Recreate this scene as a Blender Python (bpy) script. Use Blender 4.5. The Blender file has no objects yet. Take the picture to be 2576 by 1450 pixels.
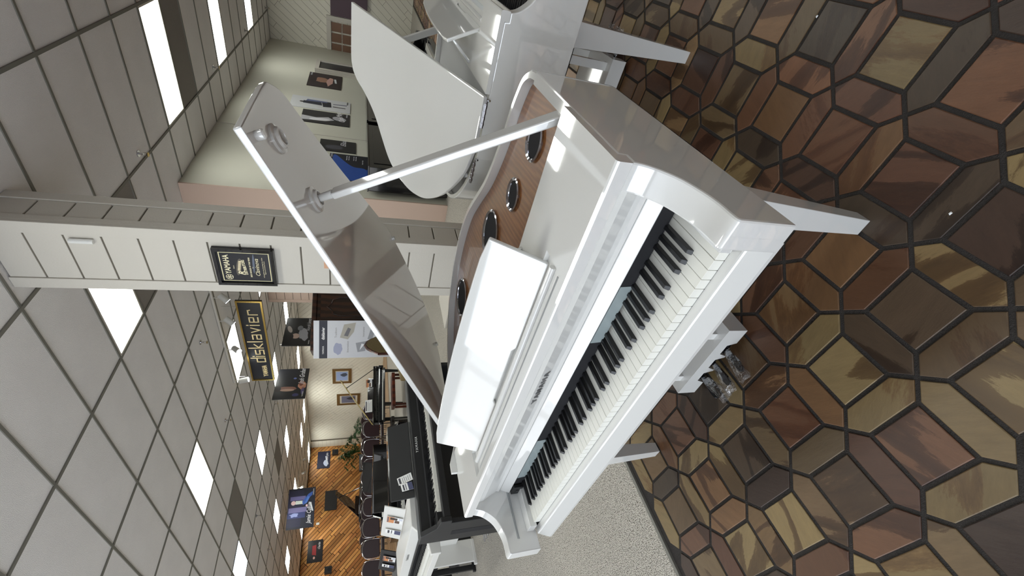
import bpy, bmesh, math, random
from mathutils import Vector, Matrix
C = bpy.context.scene.collection
PI = math.pi
random.seed(7)

# ------------------------------------------------------------------ camera
cam_d = bpy.data.cameras.new('camera')
cam = bpy.data.objects.new('camera', cam_d); C.objects.link(cam)
F, PITCH, ROLL, YAW = 1070.43, 0.314913, 0.0165826, 0.7342017
CP = Vector((0.946931, -0.520763, 1.282002))
fwd = Vector((-math.sin(YAW)*math.cos(PITCH), math.cos(YAW)*math.cos(PITCH), -math.sin(PITCH)))
rt = Vector((math.cos(YAW), math.sin(YAW), 0)); up = rt.cross(fwd)
r2 = rt*math.cos(ROLL)+up*math.sin(ROLL); u2 = up*math.cos(ROLL)-rt*math.sin(ROLL)
M = Matrix(((-u2.x, r2.x, -fwd.x, CP.x), (-u2.y, r2.y, -fwd.y, CP.y), (-u2.z, r2.z, -fwd.z, CP.z), (0, 0, 0, 1)))
cam.matrix_world = M                      # the phone was held upright, so the frame lies on its side
cam_d.sensor_width = 36; cam_d.lens = F/2576*36
cam_d.shift_x = 47.4/2576; cam_d.shift_y = 33.2/2576
cam_d.clip_start = 0.02; cam_d.clip_end = 200
bpy.context.scene.camera = cam

# ------------------------------------------------------------------ world, light, exposure
w = bpy.data.worlds.new('daylight'); bpy.context.scene.world = w; w.use_nodes = True
bg = w.node_tree.nodes['Background']; bg.inputs[0].default_value = (0.78, 0.88, 1.0, 1); bg.inputs[1].default_value = 0.85
def area(name, loc, rot, sx, sy, power, col):
    d = bpy.data.lights.new(name, 'AREA'); d.shape = 'RECTANGLE'; d.size = sx; d.size_y = sy; d.energy = power; d.color = col
    o = bpy.data.objects.new(name, d); C.objects.link(o); o.location = loc; o.rotation_euler = rot; return o
# daylight entering through the glazed shop front behind the camera
area('shop_front_daylight', (-1.2, -3.85, 1.75), (PI/2, 0, 0), 7.0, 2.6, 165, (0.84, 0.91, 1.0))
area('far_front_daylight', (-8.5, -3.85, 1.75), (PI/2, 0, 0), 9.0, 2.4, 75, (1.0, 0.97, 0.93))
V = bpy.context.scene.view_settings
V.view_transform = 'Standard'; V.look = 'None'; V.exposure = 0.08; V.gamma = 1.0; V.use_curve_mapping = False
LAMP = 11.0

# ------------------------------------------------------------------ materials
def lin(c):
    r = []
    for v in c[:3]:
        v = v/255.0
        r.append(v/12.92 if v <= 0.04045 else ((v+0.055)/1.055)**2.4)
    return tuple(r)+(1.0,)
MATS = {}
def mat(name, col, rough=0.5, metal=0.0, coat=0.0, bump=0.0, bscale=60.0, vary=0.0, vscale=3.0, emit=0.0, alpha=None, spec=0.5):
    m = bpy.data.materials.new(name); m.use_nodes = True; nt = m.node_tree; b = nt.nodes['Principled BSDF']
    c = lin(col); b.inputs['Base Color'].default_value = c
    b.inputs['Roughness'].default_value = rough; b.inputs['Metallic'].default_value = metal
    b.inputs['Specular IOR Level'].default_value = spec
    if coat: b.inputs['Coat Weight'].default_value = coat; b.inputs['Coat Roughness'].default_value = 0.03
    if emit: b.inputs['Emission Color'].default_value = c; b.inputs['Emission Strength'].default_value = emit
    if bump or vary:
        tc = nt.nodes.new('ShaderNodeTexCoord')
        n = nt.nodes.new('ShaderNodeTexNoise'); n.inputs['Scale'].default_value = bscale; n.inputs['Detail'].default_value = 4
        nt.links.new(tc.outputs['Object'], n.inputs['Vector'])
        if bump:
            bp = nt.nodes.new('ShaderNodeBump'); bp.inputs['Strength'].default_value = bump; bp.inputs['Distance'].default_value = 0.01
            nt.links.new(n.outputs['Fac'], bp.inputs['Height']); nt.links.new(bp.outputs['Normal'], b.inputs['Normal'])
        if vary:
            n2 = nt.nodes.new('ShaderNodeTexNoise'); n2.inputs['Scale'].default_value = vscale; n2.inputs['Detail'].default_value = 5
            nt.links.new(tc.outputs['Object'], n2.inputs['Vector'])
            mx = nt.nodes.new('ShaderNodeMix'); mx.data_type = 'RGBA'
            mx.inputs[6].default_value = tuple(v*(1-vary) for v in c[:3])+(1,); mx.inputs[7].default_value = tuple(min(1, v*(1+vary)) for v in c[:3])+(1,)
            nt.links.new(n2.outputs['Fac'], mx.inputs[0]); nt.links.new(mx.outputs[2], b.inputs['Base Color'])
    MATS[name] = m
    return m
def wood(name, cols, scale=6.0, dist=6.0, rough=0.35, stretch=(1, 1, 1), objcol=False, rnd=True, coat=0.0, hi=(0.35, 0.7), rotz=0.0, bump=0.15, bands=True):
    """grain from a distorted wave; objcol multiplies by the object's own colour"""
    m = bpy.data.materials.new(name); m.use_nodes = True; nt = m.node_tree; L = nt.links; b = nt.nodes['Principled BSDF']
    N = nt.nodes.new
    tc = N('ShaderNodeTexCoord'); mp = N('ShaderNodeMapping'); mp.inputs['Scale'].default_value = stretch; mp.inputs['Rotation'].default_value = (0, 0, rotz)
    L.new(tc.outputs['Object'], mp.inputs['Vector']); vec = mp.outputs['Vector']
    oi = N('ShaderNodeObjectInfo')
    if rnd:
        ml = N('ShaderNodeMath'); ml.operation = 'MULTIPLY'; ml.inputs[1].default_value = 57.0; L.new(oi.outputs['Random'], ml.inputs[0])
        ad = N('ShaderNodeVectorMath'); ad.operation = 'ADD'; L.new(vec, ad.inputs[0]); L.new(ml.outputs[0], ad.inputs[1]); 
        vec = ad.outputs[0]
    n0 = N('ShaderNodeTexNoise'); n0.inputs['Scale'].default_value = scale*0.55; n0.inputs['Detail'].default_value = 3; L.new(vec, n0.inputs['Vector'])
    n1 = N('ShaderNodeTexNoise'); n1.inputs['Scale'].default_value = scale*9; n1.inputs['Detail'].default_value = 6; n1.inputs['Roughness'].default_value = 0.7
    mp2 = N('ShaderNodeMapping'); mp2.inputs['Scale'].default_value = (1, 0.12, 1); L.new(vec, mp2.inputs['Vector']); L.new(mp2.outputs[0], n1.inputs['Vector'])
    wv = N('ShaderNodeTexWave'); wv.wave_type = 'BANDS'; wv.bands_direction = 'X'; wv.inputs['Scale'].default_value = scale*0.35; wv.inputs['Distortion'].default_value = dist
    wv.inputs['Detail'].default_value = 3; wv.inputs['Detail Scale'].default_value = 0.9; wv.inputs['Detail Roughness'].default_value = 0.55
    L.new(vec, wv.inputs['Vector'])
    r = N('ShaderNodeValToRGB'); el = r.color_ramp.elements
    el[0].position = hi[0]; el[0].color = lin(cols[0]); el[1].position = hi[1]; el[1].color = lin(cols[1])
    if len(cols) > 2: e = el.new((hi[0]+hi[1])/2); e.color = lin(cols[2])
    mixf = N('ShaderNodeMath'); mixf.operation = 'MULTIPLY_ADD'; mixf.inputs[1].default_value = 0.35
    L.new(n1.outputs['Fac'], mixf.inputs[0])
    sc = N('ShaderNodeMath'); sc.operation = 'MULTIPLY_ADD'; sc.inputs[1].default_value = 0.75; sc.inputs[2].default_value = -0.05
    L.new(wv.outputs['Fac'], sc.inputs[0]); L.new(sc.outputs[0], mixf.inputs[2]); L.new(mixf.outputs[0], r.inputs[0])
    out = r.outputs[0]
    if objcol:
        mx = N('ShaderNodeMix'); mx.data_type = 'RGBA'; mx.blend_type = 'MULTIPLY'; mx.inputs[0].default_value = 1
        L.new(out, mx.inputs[6]); L.new(oi.outputs['Color'], mx.inputs[7]); out = mx.outputs[2]
    nz = N('ShaderNodeTexNoise'); nz.inputs['Scale'].default_value = scale*0.9; L.new(vec, nz.inputs['Vector'])
    mr = N('ShaderNodeMapRange'); mr.inputs[3].default_value = 0.72; mr.inputs[4].default_value = 1.22; L.new(nz.outputs['Fac'], mr.inputs[0])
    m2 = N('ShaderNodeMix'); m2.data_type = 'RGBA'; m2.blend_type = 'MULTIPLY'; m2.inputs[0].default_value = 1; L.new(out, m2.inputs[6]); L.new(mr.outputs[0], m2.inputs[7])
    L.new(m2.outputs[2], b.inputs['Base Color']); b.inputs['Roughness'].default_value = rough
    if bump:
        bp = N('ShaderNodeBump'); bp.inputs['Strength'].default_value = bump; bp.inputs['Distance'].default_value = 0.004; L.new(n1.outputs['Fac'], bp.inputs['Height']); L.new(bp.outputs[0], b.inputs['Normal'])
    if coat: b.inputs['Coat Weight'].default_value = coat; b.inputs['Coat Roughness'].default_value = 0.04
    MATS[name] = m
    return m
white = mat('gloss_white', (222, 222, 219), 0.045, coat=0.25)
black = mat('gloss_black', (9, 9, 11), 0.13, coat=0.6)
satin = mat('satin_black', (26, 27, 29), 0.5, vary=0.15)
ivory = mat('key_ivory', (232, 231, 222), 0.22)
ebony = mat('key_ebony', (26, 26, 28), 0.33)
white.node_tree.nodes['Principled BSDF'].inputs['IOR'].default_value = 2.15
felt = mat('felt_black', (18, 18, 22), 0.75)
steel = mat('chrome', (200, 200, 205), 0.12, metal=1.0)
dark_steel = mat('dark_chrome', (70, 74, 82), 0.15, metal=1.0)
brass = mat('brass', (190, 160, 90), 0.25, metal=1.0)
gold = mat('gold_plate', (214, 190, 120), 0.3, metal=0.9)
cloth = mat('speaker_cloth', (30, 30, 34), 0.9, bump=0.4, bscale=900)
soundboard_m = wood('soundboard_wood', ((126, 78, 40), (158, 106, 60), (140, 90, 48)), scale=30, dist=7, rough=0.3, stretch=(3.0, 0.25, 1), rotz=-0.95, rnd=False, coat=0.5, hi=(0.0, 1.0))
screen = mat('display_grey', (150, 160, 160), 0.25, vary=0.12, vscale=14)
logo_grey = mat('logo_grey', (120, 120, 122), 0.3, metal=0.6)
printgrey = mat('print_grey', (120, 120, 120), 0.6)
slatgrey = mat('slot_grey', (160, 164, 166), 0.4)
def stone(name, veins, amount, freq, dark):
    """sandstone-like tile: the object's own colour crossed by flowing darker veins"""
    m = bpy.data.materials.new(name); m.use_nodes = True; nt = m.node_tree; L = nt.links; N = nt.nodes.new; b = nt.nodes['Principled BSDF']
    tc = N('ShaderNodeTexCoord'); oi = N('ShaderNodeObjectInfo')
    ml = N('ShaderNodeMath'); ml.operation = 'MULTIPLY'; ml.inputs[1].default_value = 91.0; L.new(oi.outputs['Random'], ml.inputs[0])
    rt_ = N('ShaderNodeVectorRotate'); rt_.rotation_type = 'Z_AXIS'; L.new(tc.outputs['Object'], rt_.inputs['Vector']); L.new(ml.outputs[0], rt_.inputs['Angle'])
    mp = N('ShaderNodeMapping'); mp.inputs['Scale'].default_value = (1, 0.22, 1); L.new(rt_.outputs[0], mp.inputs['Vector'])
    ad = N('ShaderNodeVectorMath'); ad.operation = 'ADD'; L.new(mp.outputs[0], ad.inputs[0]); L.new(ml.outputs[0], ad.inputs[1])
    n = N('ShaderNodeTexNoise'); n.inputs['Scale'].default_value = veins; n.inputs['Detail'].default_value = 1.5; n.inputs['Roughness'].default_value = 0.45; n.inputs['Distortion'].default_value = 0.6; L.new(ad.outputs[0], n.inputs['Vector'])
    fm_ = N('ShaderNodeMath'); fm_.operation = 'MULTIPLY'; fm_.inputs[1].default_value = freq; L.new(n.outputs['Fac'], fm_.inputs[0])
    fine = N('ShaderNodeTexNoise'); fine.inputs['Scale'].default_value = veins*9; fine.inputs['Detail'].default_value = 8; fine.inputs['Roughness'].default_value = 0.75; L.new(ad.outputs[0], fine.inputs['Vector'])
    f2 = N('ShaderNodeMath'); f2.operation = 'MULTIPLY_ADD'; f2.inputs[1].default_value = 0.9; L.new(fine.outputs['Fac'], f2.inputs[0]); L.new(fm_.outputs[0], f2.inputs[2])
    pg = N('ShaderNodeMath'); pg.operation = 'PINGPONG'; pg.inputs[1].default_value = 1.0; L.new(f2.outputs[0], pg.inputs[0])
    r = N('ShaderNodeValToRGB'); e = r.color_ramp.elements; e[0].position = 0.0; e[0].color = (dark, dark*.82, dark*.72, 1); e[1].position = amount+.07; e[1].color = (1, 1, 1, 1)
    x = e.new(amount); x.color = (dark*1.35, dark*1.15, dark*1.0, 1); L.new(pg.outputs[0], r.inputs[0])
    mx = N('ShaderNodeMix'); mx.data_type = 'RGBA'; mx.blend_type = 'MULTIPLY'; mx.inputs[0].default_value = 1; L.new(r.outputs[0], mx.inputs[6]); L.new(oi.outputs['Color'], mx.inputs[7])
    mr = N('ShaderNodeMapRange'); mr.inputs[1].default_value = .25; mr.inputs[2].default_value = .75; mr.inputs[3].default_value = 0.8; mr.inputs[4].default_value = 1.15; L.new(fine.outputs['Fac'], mr.inputs[0])
    m2 = N('ShaderNodeMix'); m2.data_type = 'RGBA'; m2.blend_type = 'MULTIPLY'; m2.inputs[0].default_value = 1; L.new(mx.outputs[2], m2.inputs[6]); L.new(mr.outputs[0], m2.inputs[7])
    L.new(m2.outputs[2], b.inputs['Base Color']); b.inputs['Roughness'].default_value = 0.42
    bp = N('ShaderNodeBump'); bp.inputs['Strength'].default_value = .25; bp.inputs['Distance'].default_value = .003; L.new(fine.outputs['Fac'], bp.inputs['Height']); L.new(bp.outputs[0], b.inputs['Normal'])
    return m
tile_m = stone('tile_stone', 7, .30, 6.5, .36)
tile_plain = stone('tile_stone_plain', 6, .16, 4.0, .60)
grout_m = mat('dark_grout', (52, 48, 45), 0.9, bump=0.6, bscale=400, vary=0.2, vscale=20)
parquet_m = wood('pale_parquet', ((150, 118, 84), (186, 154, 116)), scale=4, dist=3, rough=0.4)
ceil_m = mat('ceiling_board', (240, 237, 236), 0.95, bump=0.5, bscale=220, vary=0.08, vscale=2)
ceil_dark = mat('ceiling_board_dark', (140, 134, 128), 0.95, bump=0.5, bscale=220)
bar_m = mat('ceiling_grid_paint', (120, 118, 110), 0.6)
wall_m = mat('wall_paint_cream', (205, 204, 190), 0.75, bump=0.1, bscale=150, vary=0.03)
pink_m = mat('wall_paint_peach', (200, 176, 160), 0.7)
plank_w = mat('plank_white_paint', (222, 218, 204), 0.6, bump=0.08, bscale=80, vary=0.04)
trim_m = mat('column_paint', (196, 191, 181), 0.55, bump=0.12, bscale=90, vary=0.03, vscale=5)
gap_m = mat('joint_dark_paint', (112, 106, 94), 0.8)  # darker tone of the joints between boards
plank_o = wood('plank_orange_wood', ((188, 130, 70), (226, 168, 98), (206, 148, 84)), scale=3, dist=2, rough=0.45, stretch=(1, 1, 1), objcol=True)
darkwood = wood('dark_walnut', ((34, 18, 12), (62, 34, 22)), scale=6, dist=3, rough=0.35)
redwood = wood('red_mahogany', ((60, 22, 12), (96, 42, 24)), scale=6, dist=3, rough=0.3)
burgundy = mat('burgundy_vinyl', (36, 7, 13), 0.45)
leaf_m = mat('leaf_green', (46, 92, 44), 0.5, vary=0.35, vscale=9)
pot_m = mat('terracotta', (150, 84, 50), 0.8)
paper = mat('paper_white', (238, 238, 236), 0.7)
poster_blk = mat('poster_black', (20, 20, 26), 0.35)
frame_gold = mat('frame_aged_gold', (120, 92, 52), 0.4, metal=0.4, vary=0.2, vscale=30)
fabric = mat('tapestry', (120, 104, 70), 0.9, vary=0.4, vscale=40)
def flat(col, rough=0.6): 
    k = 'print_%d_%d_%d' % tuple(col)
    return MATS.get(k) or mat(k, col, rough)
# lamp diffusers: ceiling lamps and spots emit, the invented row included
def lampmat(name, col, s):
    m = bpy.data.materials.new(name); m.use_nodes = True; nt = m.node_tree; b = nt.nodes['Principled BSDF']
    tc = nt.nodes.new('ShaderNodeTexCoord'); wv = nt.nodes.new('ShaderNodeTexWave'); wv.bands_direction = 'Y'; wv.inputs['Scale'].default_value = 0.9
    wv.inputs['Phase Offset'].default_value = 1.0; wv.inputs['Distortion'].default_value = 0.6
    nt.links.new(tc.outputs['Object'], wv.inputs['Vector'])
    mr = nt.nodes.new('ShaderNodeMapRange'); mr.inputs[3].default_value = s*0.75; mr.inputs[4].default_value = s*1.2
    nt.links.new(wv.outputs['Fac'], mr.inputs[0]); nt.links.new(mr.outputs[0], b.inputs['Emission Strength'])
    b.inputs['Emission Color'].default_value = lin(col); b.inputs['Base Color'].default_value = (0.8, 0.8, 0.8, 1); return m
lamp_m = lampmat('lamp_diffuser', (250, 253, 246), LAMP)
lamp_b = lampmat('lamp_diffuser_blue', (206, 232, 255), LAMP*0.7)
spot_m = lampmat('spot_lens', (235, 245, 255), 12)
# carpet: looped pile as colour and fine relief
carpet_m = bpy.data.materials.new('loop_carpet'); carpet_m.use_nodes = True
nt = carpet_m.node_tree; b = nt.nodes['Principled BSDF']; tc = nt.nodes.new('ShaderNodeTexCoord')
vo = nt.nodes.new('ShaderNodeTexVoronoi'); vo.inputs['Scale'].default_value = 130; mp = nt.nodes.new('ShaderNodeMapping'); mp.inputs['Scale'].default_value = (1, 1.6, 1)
nt.links.new(tc.outputs['Object'], mp.inputs[0]); nt.links.new(mp.outputs[0], vo.inputs['Vector'])
cr = nt.nodes.new('ShaderNodeValToRGB'); cr.color_ramp.elements[0].color = lin((222, 216, 204)); cr.color_ramp.elements[1].color = lin((120, 114, 104)); cr.color_ramp.elements[0].position = 0.15; cr.color_ramp.elements[1].position = 0.85
nt.links.new(vo.outputs['Distance'], cr.inputs[0]); nt.links.new(cr.outputs[0], b.inputs['Base Color']); b.inputs['Roughness'].default_value = 0.95
bp = nt.nodes.new('ShaderNodeBump'); bp.invert = True; bp.inputs['Strength'].default_value = 0.8; bp.inputs['Distance'].default_value = 0.006
nt.links.new(vo.outputs['Distance'], bp.inputs['Height']); nt.links.new(bp.outputs[0], b.inputs['Normal'])
# clear wrinkled plastic
film = bpy.data.materials.new('clear_film'); film.use_nodes = True; nt = film.node_tree
for n in list(nt.nodes):
    if n.type == 'BSDF_PRINCIPLED': nt.nodes.remove(n)
tr = nt.nodes.new('ShaderNodeBsdfTransparent'); gl = nt.nodes.new('ShaderNodeBsdfGlossy'); gl.inputs['Roughness'].default_value = 0.22
mx = nt.nodes.new('ShaderNodeMixShader'); mx.inputs[0].default_value = 0.22; tr.inputs[0].default_value = (0.93, 0.93, 0.95, 1)
nz = nt.nodes.new('ShaderNodeTexNoise'); nz.inputs['Scale'].default_value = 38; nz.inputs['Detail'].default_value = 3
bb = nt.nodes.new('ShaderNodeBump'); bb.inputs['Strength'].default_value = .5; bb.inputs['Distance'].default_value = 0.02
tc = nt.nodes.new('ShaderNodeTexCoord'); nt.links.new(tc.outputs['Object'], nz.inputs['Vector'])
nt.links.new(nz.outputs['Fac'], bb.inputs['Height']); nt.links.new(bb.outputs[0], gl.inputs['Normal'])
nt.links.new(tr.outputs[0], mx.inputs[1]); nt.links.new(gl.outputs[0], mx.inputs[2])
nt.links.new(mx.outputs[0], nt.nodes['Material Output'].inputs['Surface'])
glass = bpy.data.materials.new('window_glass'); glass.use_nodes = True; nt = glass.node_tree
tr = nt.nodes.new('ShaderNodeBsdfTransparent'); gl = nt.nodes.new('ShaderNodeBsdfGlossy'); gl.inputs['Roughness'].default_value = 0.02
mx = nt.nodes.new('ShaderNodeMixShader'); mx.inputs[0].default_value = 0.12
nt.links.new(tr.outputs[0], mx.inputs[1]); nt.links.new(gl.outputs[0], mx.inputs[2]); nt.links.new(mx.outputs[0], nt.nodes['Material Output'].inputs['Surface'])

# ------------------------------------------------------------------ mesh helpers
class MB:
    def __init__(s): s.v = []; s.f = []
    def add(s, vs, fs):
        n = len(s.v); s.v += [tuple(v) for v in vs]; s.f += [tuple(i+n for i in f) for f in fs]; return s
    def box(s, x0, x1, y0, y1, z0, z1):
        return s.add([(x0,y0,z0),(x1,y0,z0),(x1,y1,z0),(x0,y1,z0),(x0,y0,z1),(x1,y0,z1),(x1,y1,z1),(x0,y1,z1)],
                     [(3,2,1,0),(4,5,6,7),(0,1,5,4),(1,2,6,5),(2,3,7,6),(3,0,4,7)])
    def hexa(s, b, t):                       # two matching quads / polygons
        n = len(b); return s.add(list(b)+list(t), [tuple(range(n))[::-1], tuple(range(n, 2*n))]+[(i, (i+1) % n, n+(i+1) % n, n+i) for i in range(n)])
    def prism(s, poly, z0, z1, fn=None):     # poly in (a,b), extruded along c; fn maps (a,b,c)->xyz
        fn = fn or (lambda a, b, c: (a, b, c))
        return s.hexa([fn(a, b, z0) for a, b in poly], [fn(a, b, z1) for a, b in poly])
    def cyl(s, p0, p1, r0, r1=None, n=12, cap=True):
        r1 = r0 if r1 is None else r1; p0 = Vector(p0); p1 = Vector(p1); d = (p1-p0).normalized()
        a = d.orthogonal().normalized(); c = d.cross(a)
        A = [p0+(a*math.cos(2*PI*i/n)+c*math.sin(2*PI*i/n))*r0 for i in range(n)]
        B = [p1+(a*math.cos(2*PI*i/n)+c*math.sin(2*PI*i/n))*r1 for i in range(n)]
        fs = [(i, (i+1) % n, n+(i+1) % n, n+i) for i in range(n)]
        if cap: fs += [tuple(range(n))[::-1], tuple(range(n, 2*n))]
        return s.add(A+B, fs)
    def tube(s, pts, r, n=8):
        for a, b in zip(pts[:-1], pts[1:]): s.cyl(a, b, r, r, n)
        return s
    def strip(s, A, B, closed=False):        # quads between two polylines
        n = len(A); fs = [(i, i+1, n+i+1, n+i) for i in range(n-1)]
        if closed: fs.append((n-1, 0, n, 2*n-1))
        return s.add(list(A)+list(B), fs)
    def build(s, name, m, parent=None, bevel=0.0, smooth=False, seg=2):
        me = bpy.data.meshes.new(name); me.from_pydata([tuple(v) for v in s.v], [], s.f); me.materials.append(m)
        bm = bmesh.new(); bm.from_mesh(me); bmesh.ops.recalc_face_normals(bm, faces=bm.faces); bm.to_mesh(me); bm.free()
        o = bpy.data.objects.new(name, me); C.objects.link(o)
        if parent: o.parent = parent
        if bevel:
            md = o.modifiers.new('bevel', 'BEVEL'); md.width = bevel; md.segments = seg; md.limit_method = 'ANGLE'; md.angle_limit = 0.6
        if smooth:
            try: me.set_sharp_from_angle(angle=0.7)
            except Exception: pass
            for p in me.polygons: p.use_smooth = len(p.vertices) <= 4 and name not in ('key_slip', 'top_flap', 'prop_stick')     # broad flat faces stay truly flat, so reflections are straight
        return o
def thing(name, label, cat, loc=(0, 0, 0), rz=0.0, group=None):
    o = bpy.data.objects.new(name, None); C.objects.link(o); o.location = loc; o.rotation_euler = (0, 0, rz); o.empty_display_size = 0.1
    o['label'] = label; o['category'] = cat
    if group: o['group'] = group
    return o
def tag(o, label, cat, group=None):
    o['label'] = label; o['category'] = cat
    if group: o['group'] = group
    return o
def struct(o): o['kind'] = 'structure'; return o
def stuff(o): o['kind'] = 'stuff'; return o
def spline(pts, n=6, closed=False):
    P = [Vector(p) for p in pts]; out = []
    m = len(P); rng = range(m if closed else m-1)
    for i in rng:
        p0 = P[(i-1) % m] if closed or i > 0 else P[i]; p1 = P[i]; p2 = P[(i+1) % m]; p3 = P[(i+2) % m] if closed or i+2 < m else p2
        for k in range(n):
            t = k/n; out.append(tuple(0.5*((2*p1)+(p2-p0)*t+(2*p0-5*p1+4*p2-p3)*t*t+(3*p1-p0-3*p2+p3)*t*t*t)))
    if not closed: out.append(tuple(P[-1]))
    return out
def text(s, size, origin, xd, yd, m, parent, name='lettering', ext=0.0006, align='CENTER', shear=0.0, sx=1.0, space=1.0, bold=0.0):
    cu = bpy.data.curves.new(name, 'FONT'); cu.body = s; cu.size = size; cu.align_x = align; cu.align_y = 'CENTER'; cu.extrude = ext; cu.shear = shear; cu.space_character = space; cu.offset = bold; cu.resolution_u = 2
    t = bpy.data.objects.new('tmp', cu); C.objects.link(t); bpy.context.view_layer.update()
    me = bpy.data.meshes.new_from_object(t.evaluated_get(bpy.context.evaluated_depsgraph_get())); bpy.data.objects.remove(t)
    xd = Vector(xd).normalized(); yd = Vector(yd).normalized(); zd = xd.cross(yd)
    Mx = Matrix(((xd.x*sx, yd.x, zd.x, origin[0]), (xd.y*sx, yd.y, zd.y, origin[1]), (xd.z*sx, yd.z, zd.z, origin[2]), (0, 0, 0, 1)))
    me.transform(Mx); me.name = name; me.materials.clear(); me.materials.append(m)
    o = bpy.data.objects.new(name, me); C.objects.link(o)
    if parent: o.parent = parent
    return o
def inset(poly, d):
    """offset a closed polygon inwards (counter-clockwise order)"""
    n = len(poly); out = []
    for i in range(n):
        p0 = Vector(poly[i-1]); p1 = Vector(poly[i]); p2 = Vector(poly[(i+1) % n])
        a = (p1-p0).normalized(); b = (p2-p1).normalized(); na = Vector((-a.y, a.x)); nb = Vector((-b.y, b.x))
        t = (na+nb); t = t.normalized() if t.length > 1e-6 else na
        out.append(tuple(p1+t*(d/max(0.35, t.dot(na)))))
    return out

# ------------------------------------------------------------------ setting: floor
HC = 3.3625
fl = struct(MB().box(-0.82, 5.5, -4.0, 12.6, -0.06, -0.004).build('floor', grout_m))
P_, FX, FY = 0.22738, 0.38515, 0.07996
S_, G_ = 0.1445, 0.0115
def tile_mesh(poly, name):
    top = inset(poly, 0.0018)
    mb = MB(); n = len(poly)
    mb.add([(x, y, -0.005) for x, y in poly]+[(x, y, -0.0012) for x, y in poly]+[(x, y, 0.0) for x, y in top],
           [(i, (i+1) % n, n+(i+1) % n, n+i) for i in range(n)]+[(n+i, n+(i+1) % n, 2*n+(i+1) % n, 2*n+i) for i in range(n)]+[tuple(range(2*n, 3*n))])
    me = bpy.data.meshes.new(name); me.from_pydata(mb.v, [], mb.f)
    bm = bmesh.new(); bm.from_mesh(me); bmesh.ops.recalc_face_normals(bm, faces=bm.faces); bm.to_mesh(me); bm.free()
    return me, mb
h = S_/2; gp = P_/2
sq = inset([(-h, -h), (h, -h), (h, h), (-h, h)], G_/2)
hx = inset([(-(gp-h), -h), (0, -gp), (gp-h, -h), (gp-h, h), (0, gp), (-(gp-h), h)], G_/2)
PAL = [(124, 86, 60), (112, 78, 56), (144, 106, 70), (150, 126, 84), (158, 134, 90), (94, 76, 58), (84, 68, 52), (118, 94, 66), (130, 88, 60), (108, 72, 52), (164, 140, 96), (124, 102, 72), (90, 62, 46), (76, 56, 44), (156, 130, 88), (140, 110, 74)]
meshes = {}
for nm, poly in (('square', sq), ('hexagon', hx)):
    for v, mm in enumerate((tile_m, tile_plain)):
        me, mb = tile_mesh(poly, 'tile_'+nm); me.materials.append(mm); meshes[(nm, v)] = (me, mb)
cells = []
for i in range(-24, 8):
    for j in range(-56, 20):
        cx, cy = FX-P_*(i+0.5), FY-P_*(j+0.5)
        for nm, x, y, r in (('square', cx, cy, 0), ('hexagon', cx+gp, cy, 0), ('hexagon', cx, cy+gp, PI/2)):
            if -0.80 < x-0.04 and x < 5.4 and -3.9 < y < 12.4:
                # only where the photo's view reaches
                d = Vector((x, y))-Vector((CP.x, CP.y)); z = d.x*fwd.x+d.y*fwd.y
                lat = d.x*rt.x+d.y*rt.y
                dist = d.length
                dep = z-CP.z*fwd.z
                vis = dep > 0.05 and abs(lat)/dep < 0.86
                cells.append((dist if vis else dist+50, nm, x, y, r))
cells.sort()
far = MB(); farcols = []
for k, (d, nm, x, y, r) in enumerate(cells):
    v = 0 if random.random() < 0.5 else 1
    if k < 300 and d < 50:
        o = bpy.data.objects.new('tile', meshes[(nm, v)][0]); C.objects.link(o); o.parent = fl
        o.location = (x, y, random.uniform(-0.0008, 0.0004)); o.rotation_euler = (random.uniform(-.003, .003), random.uniform(-.003, .003), r+random.choice((0, PI)))
        c = random.choice(PAL); f = random.uniform(0.85, 1.15); c = lin(c); g_ = .72 if v == 0 else .60
        o.color = (c[0]*f*g_, c[1]*f*g_, c[2]*f*g_, 1)
    else:
        mb = meshes[(nm, 0)][1]; cr_, sr_ = math.cos(r), math.sin(r); n0 = len(far.f)
        far.add([(x+a*cr_-b*sr_, y+a*sr_+b*cr_, c) for a, b, c in mb.v], mb.f)
        farcols.append((n0, len(far.f), random.randrange(5)))
fo = stuff(far.build('tile_field', tile_m, fl)); fo.color = (0.5, 0.32, 0.2, 1)
for base in ((128, 82, 62), (150, 124, 84), (96, 74, 58), (112, 70, 54)):
    fo.data.materials.append(wood('tile_far', (tuple(int(c*0.75) for c in base), base), scale=9, dist=4, rough=0.42))
for a, b_, c in farcols:
    for i in range(a, b_): fo.data.polygons[i].material_index = c
struct(MB().box(-12.6, -0.82, -4.0, 12.6, -0.06, 0.004).build('floor', carpet_m))
struct(MB().box(-0.834, -0.816, -4.0, 12.5, -0.01, 0.007).build('trim_1', bar_m))
pf = struct(MB().box(-21.6, -12.6, -4.0, 12.6, -0.06, -0.002).build('floor', mat('parquet_gap', (70, 52, 38), 0.8)))
pq = MB()
for i in range(30):
    for j in range(56):
        x0 = -21.5+i*0.3; y0 = -3.9+j*0.3
        if x0+0.28 > -12.62: continue
        for q in range(3):
            if (i+j) % 2: pq.box(x0+.01, x0+.29, y0+.01+q*.1, y0+.09+q*.1+.006, -.004, .0)
            else: pq.box(x0+.01+q*.1, x0+.09+q*.1+.006, y0+.01, y0+.29, -.004, .0)
stuff(pq.build('parquet_strip', parquet_m, pf))

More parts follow.
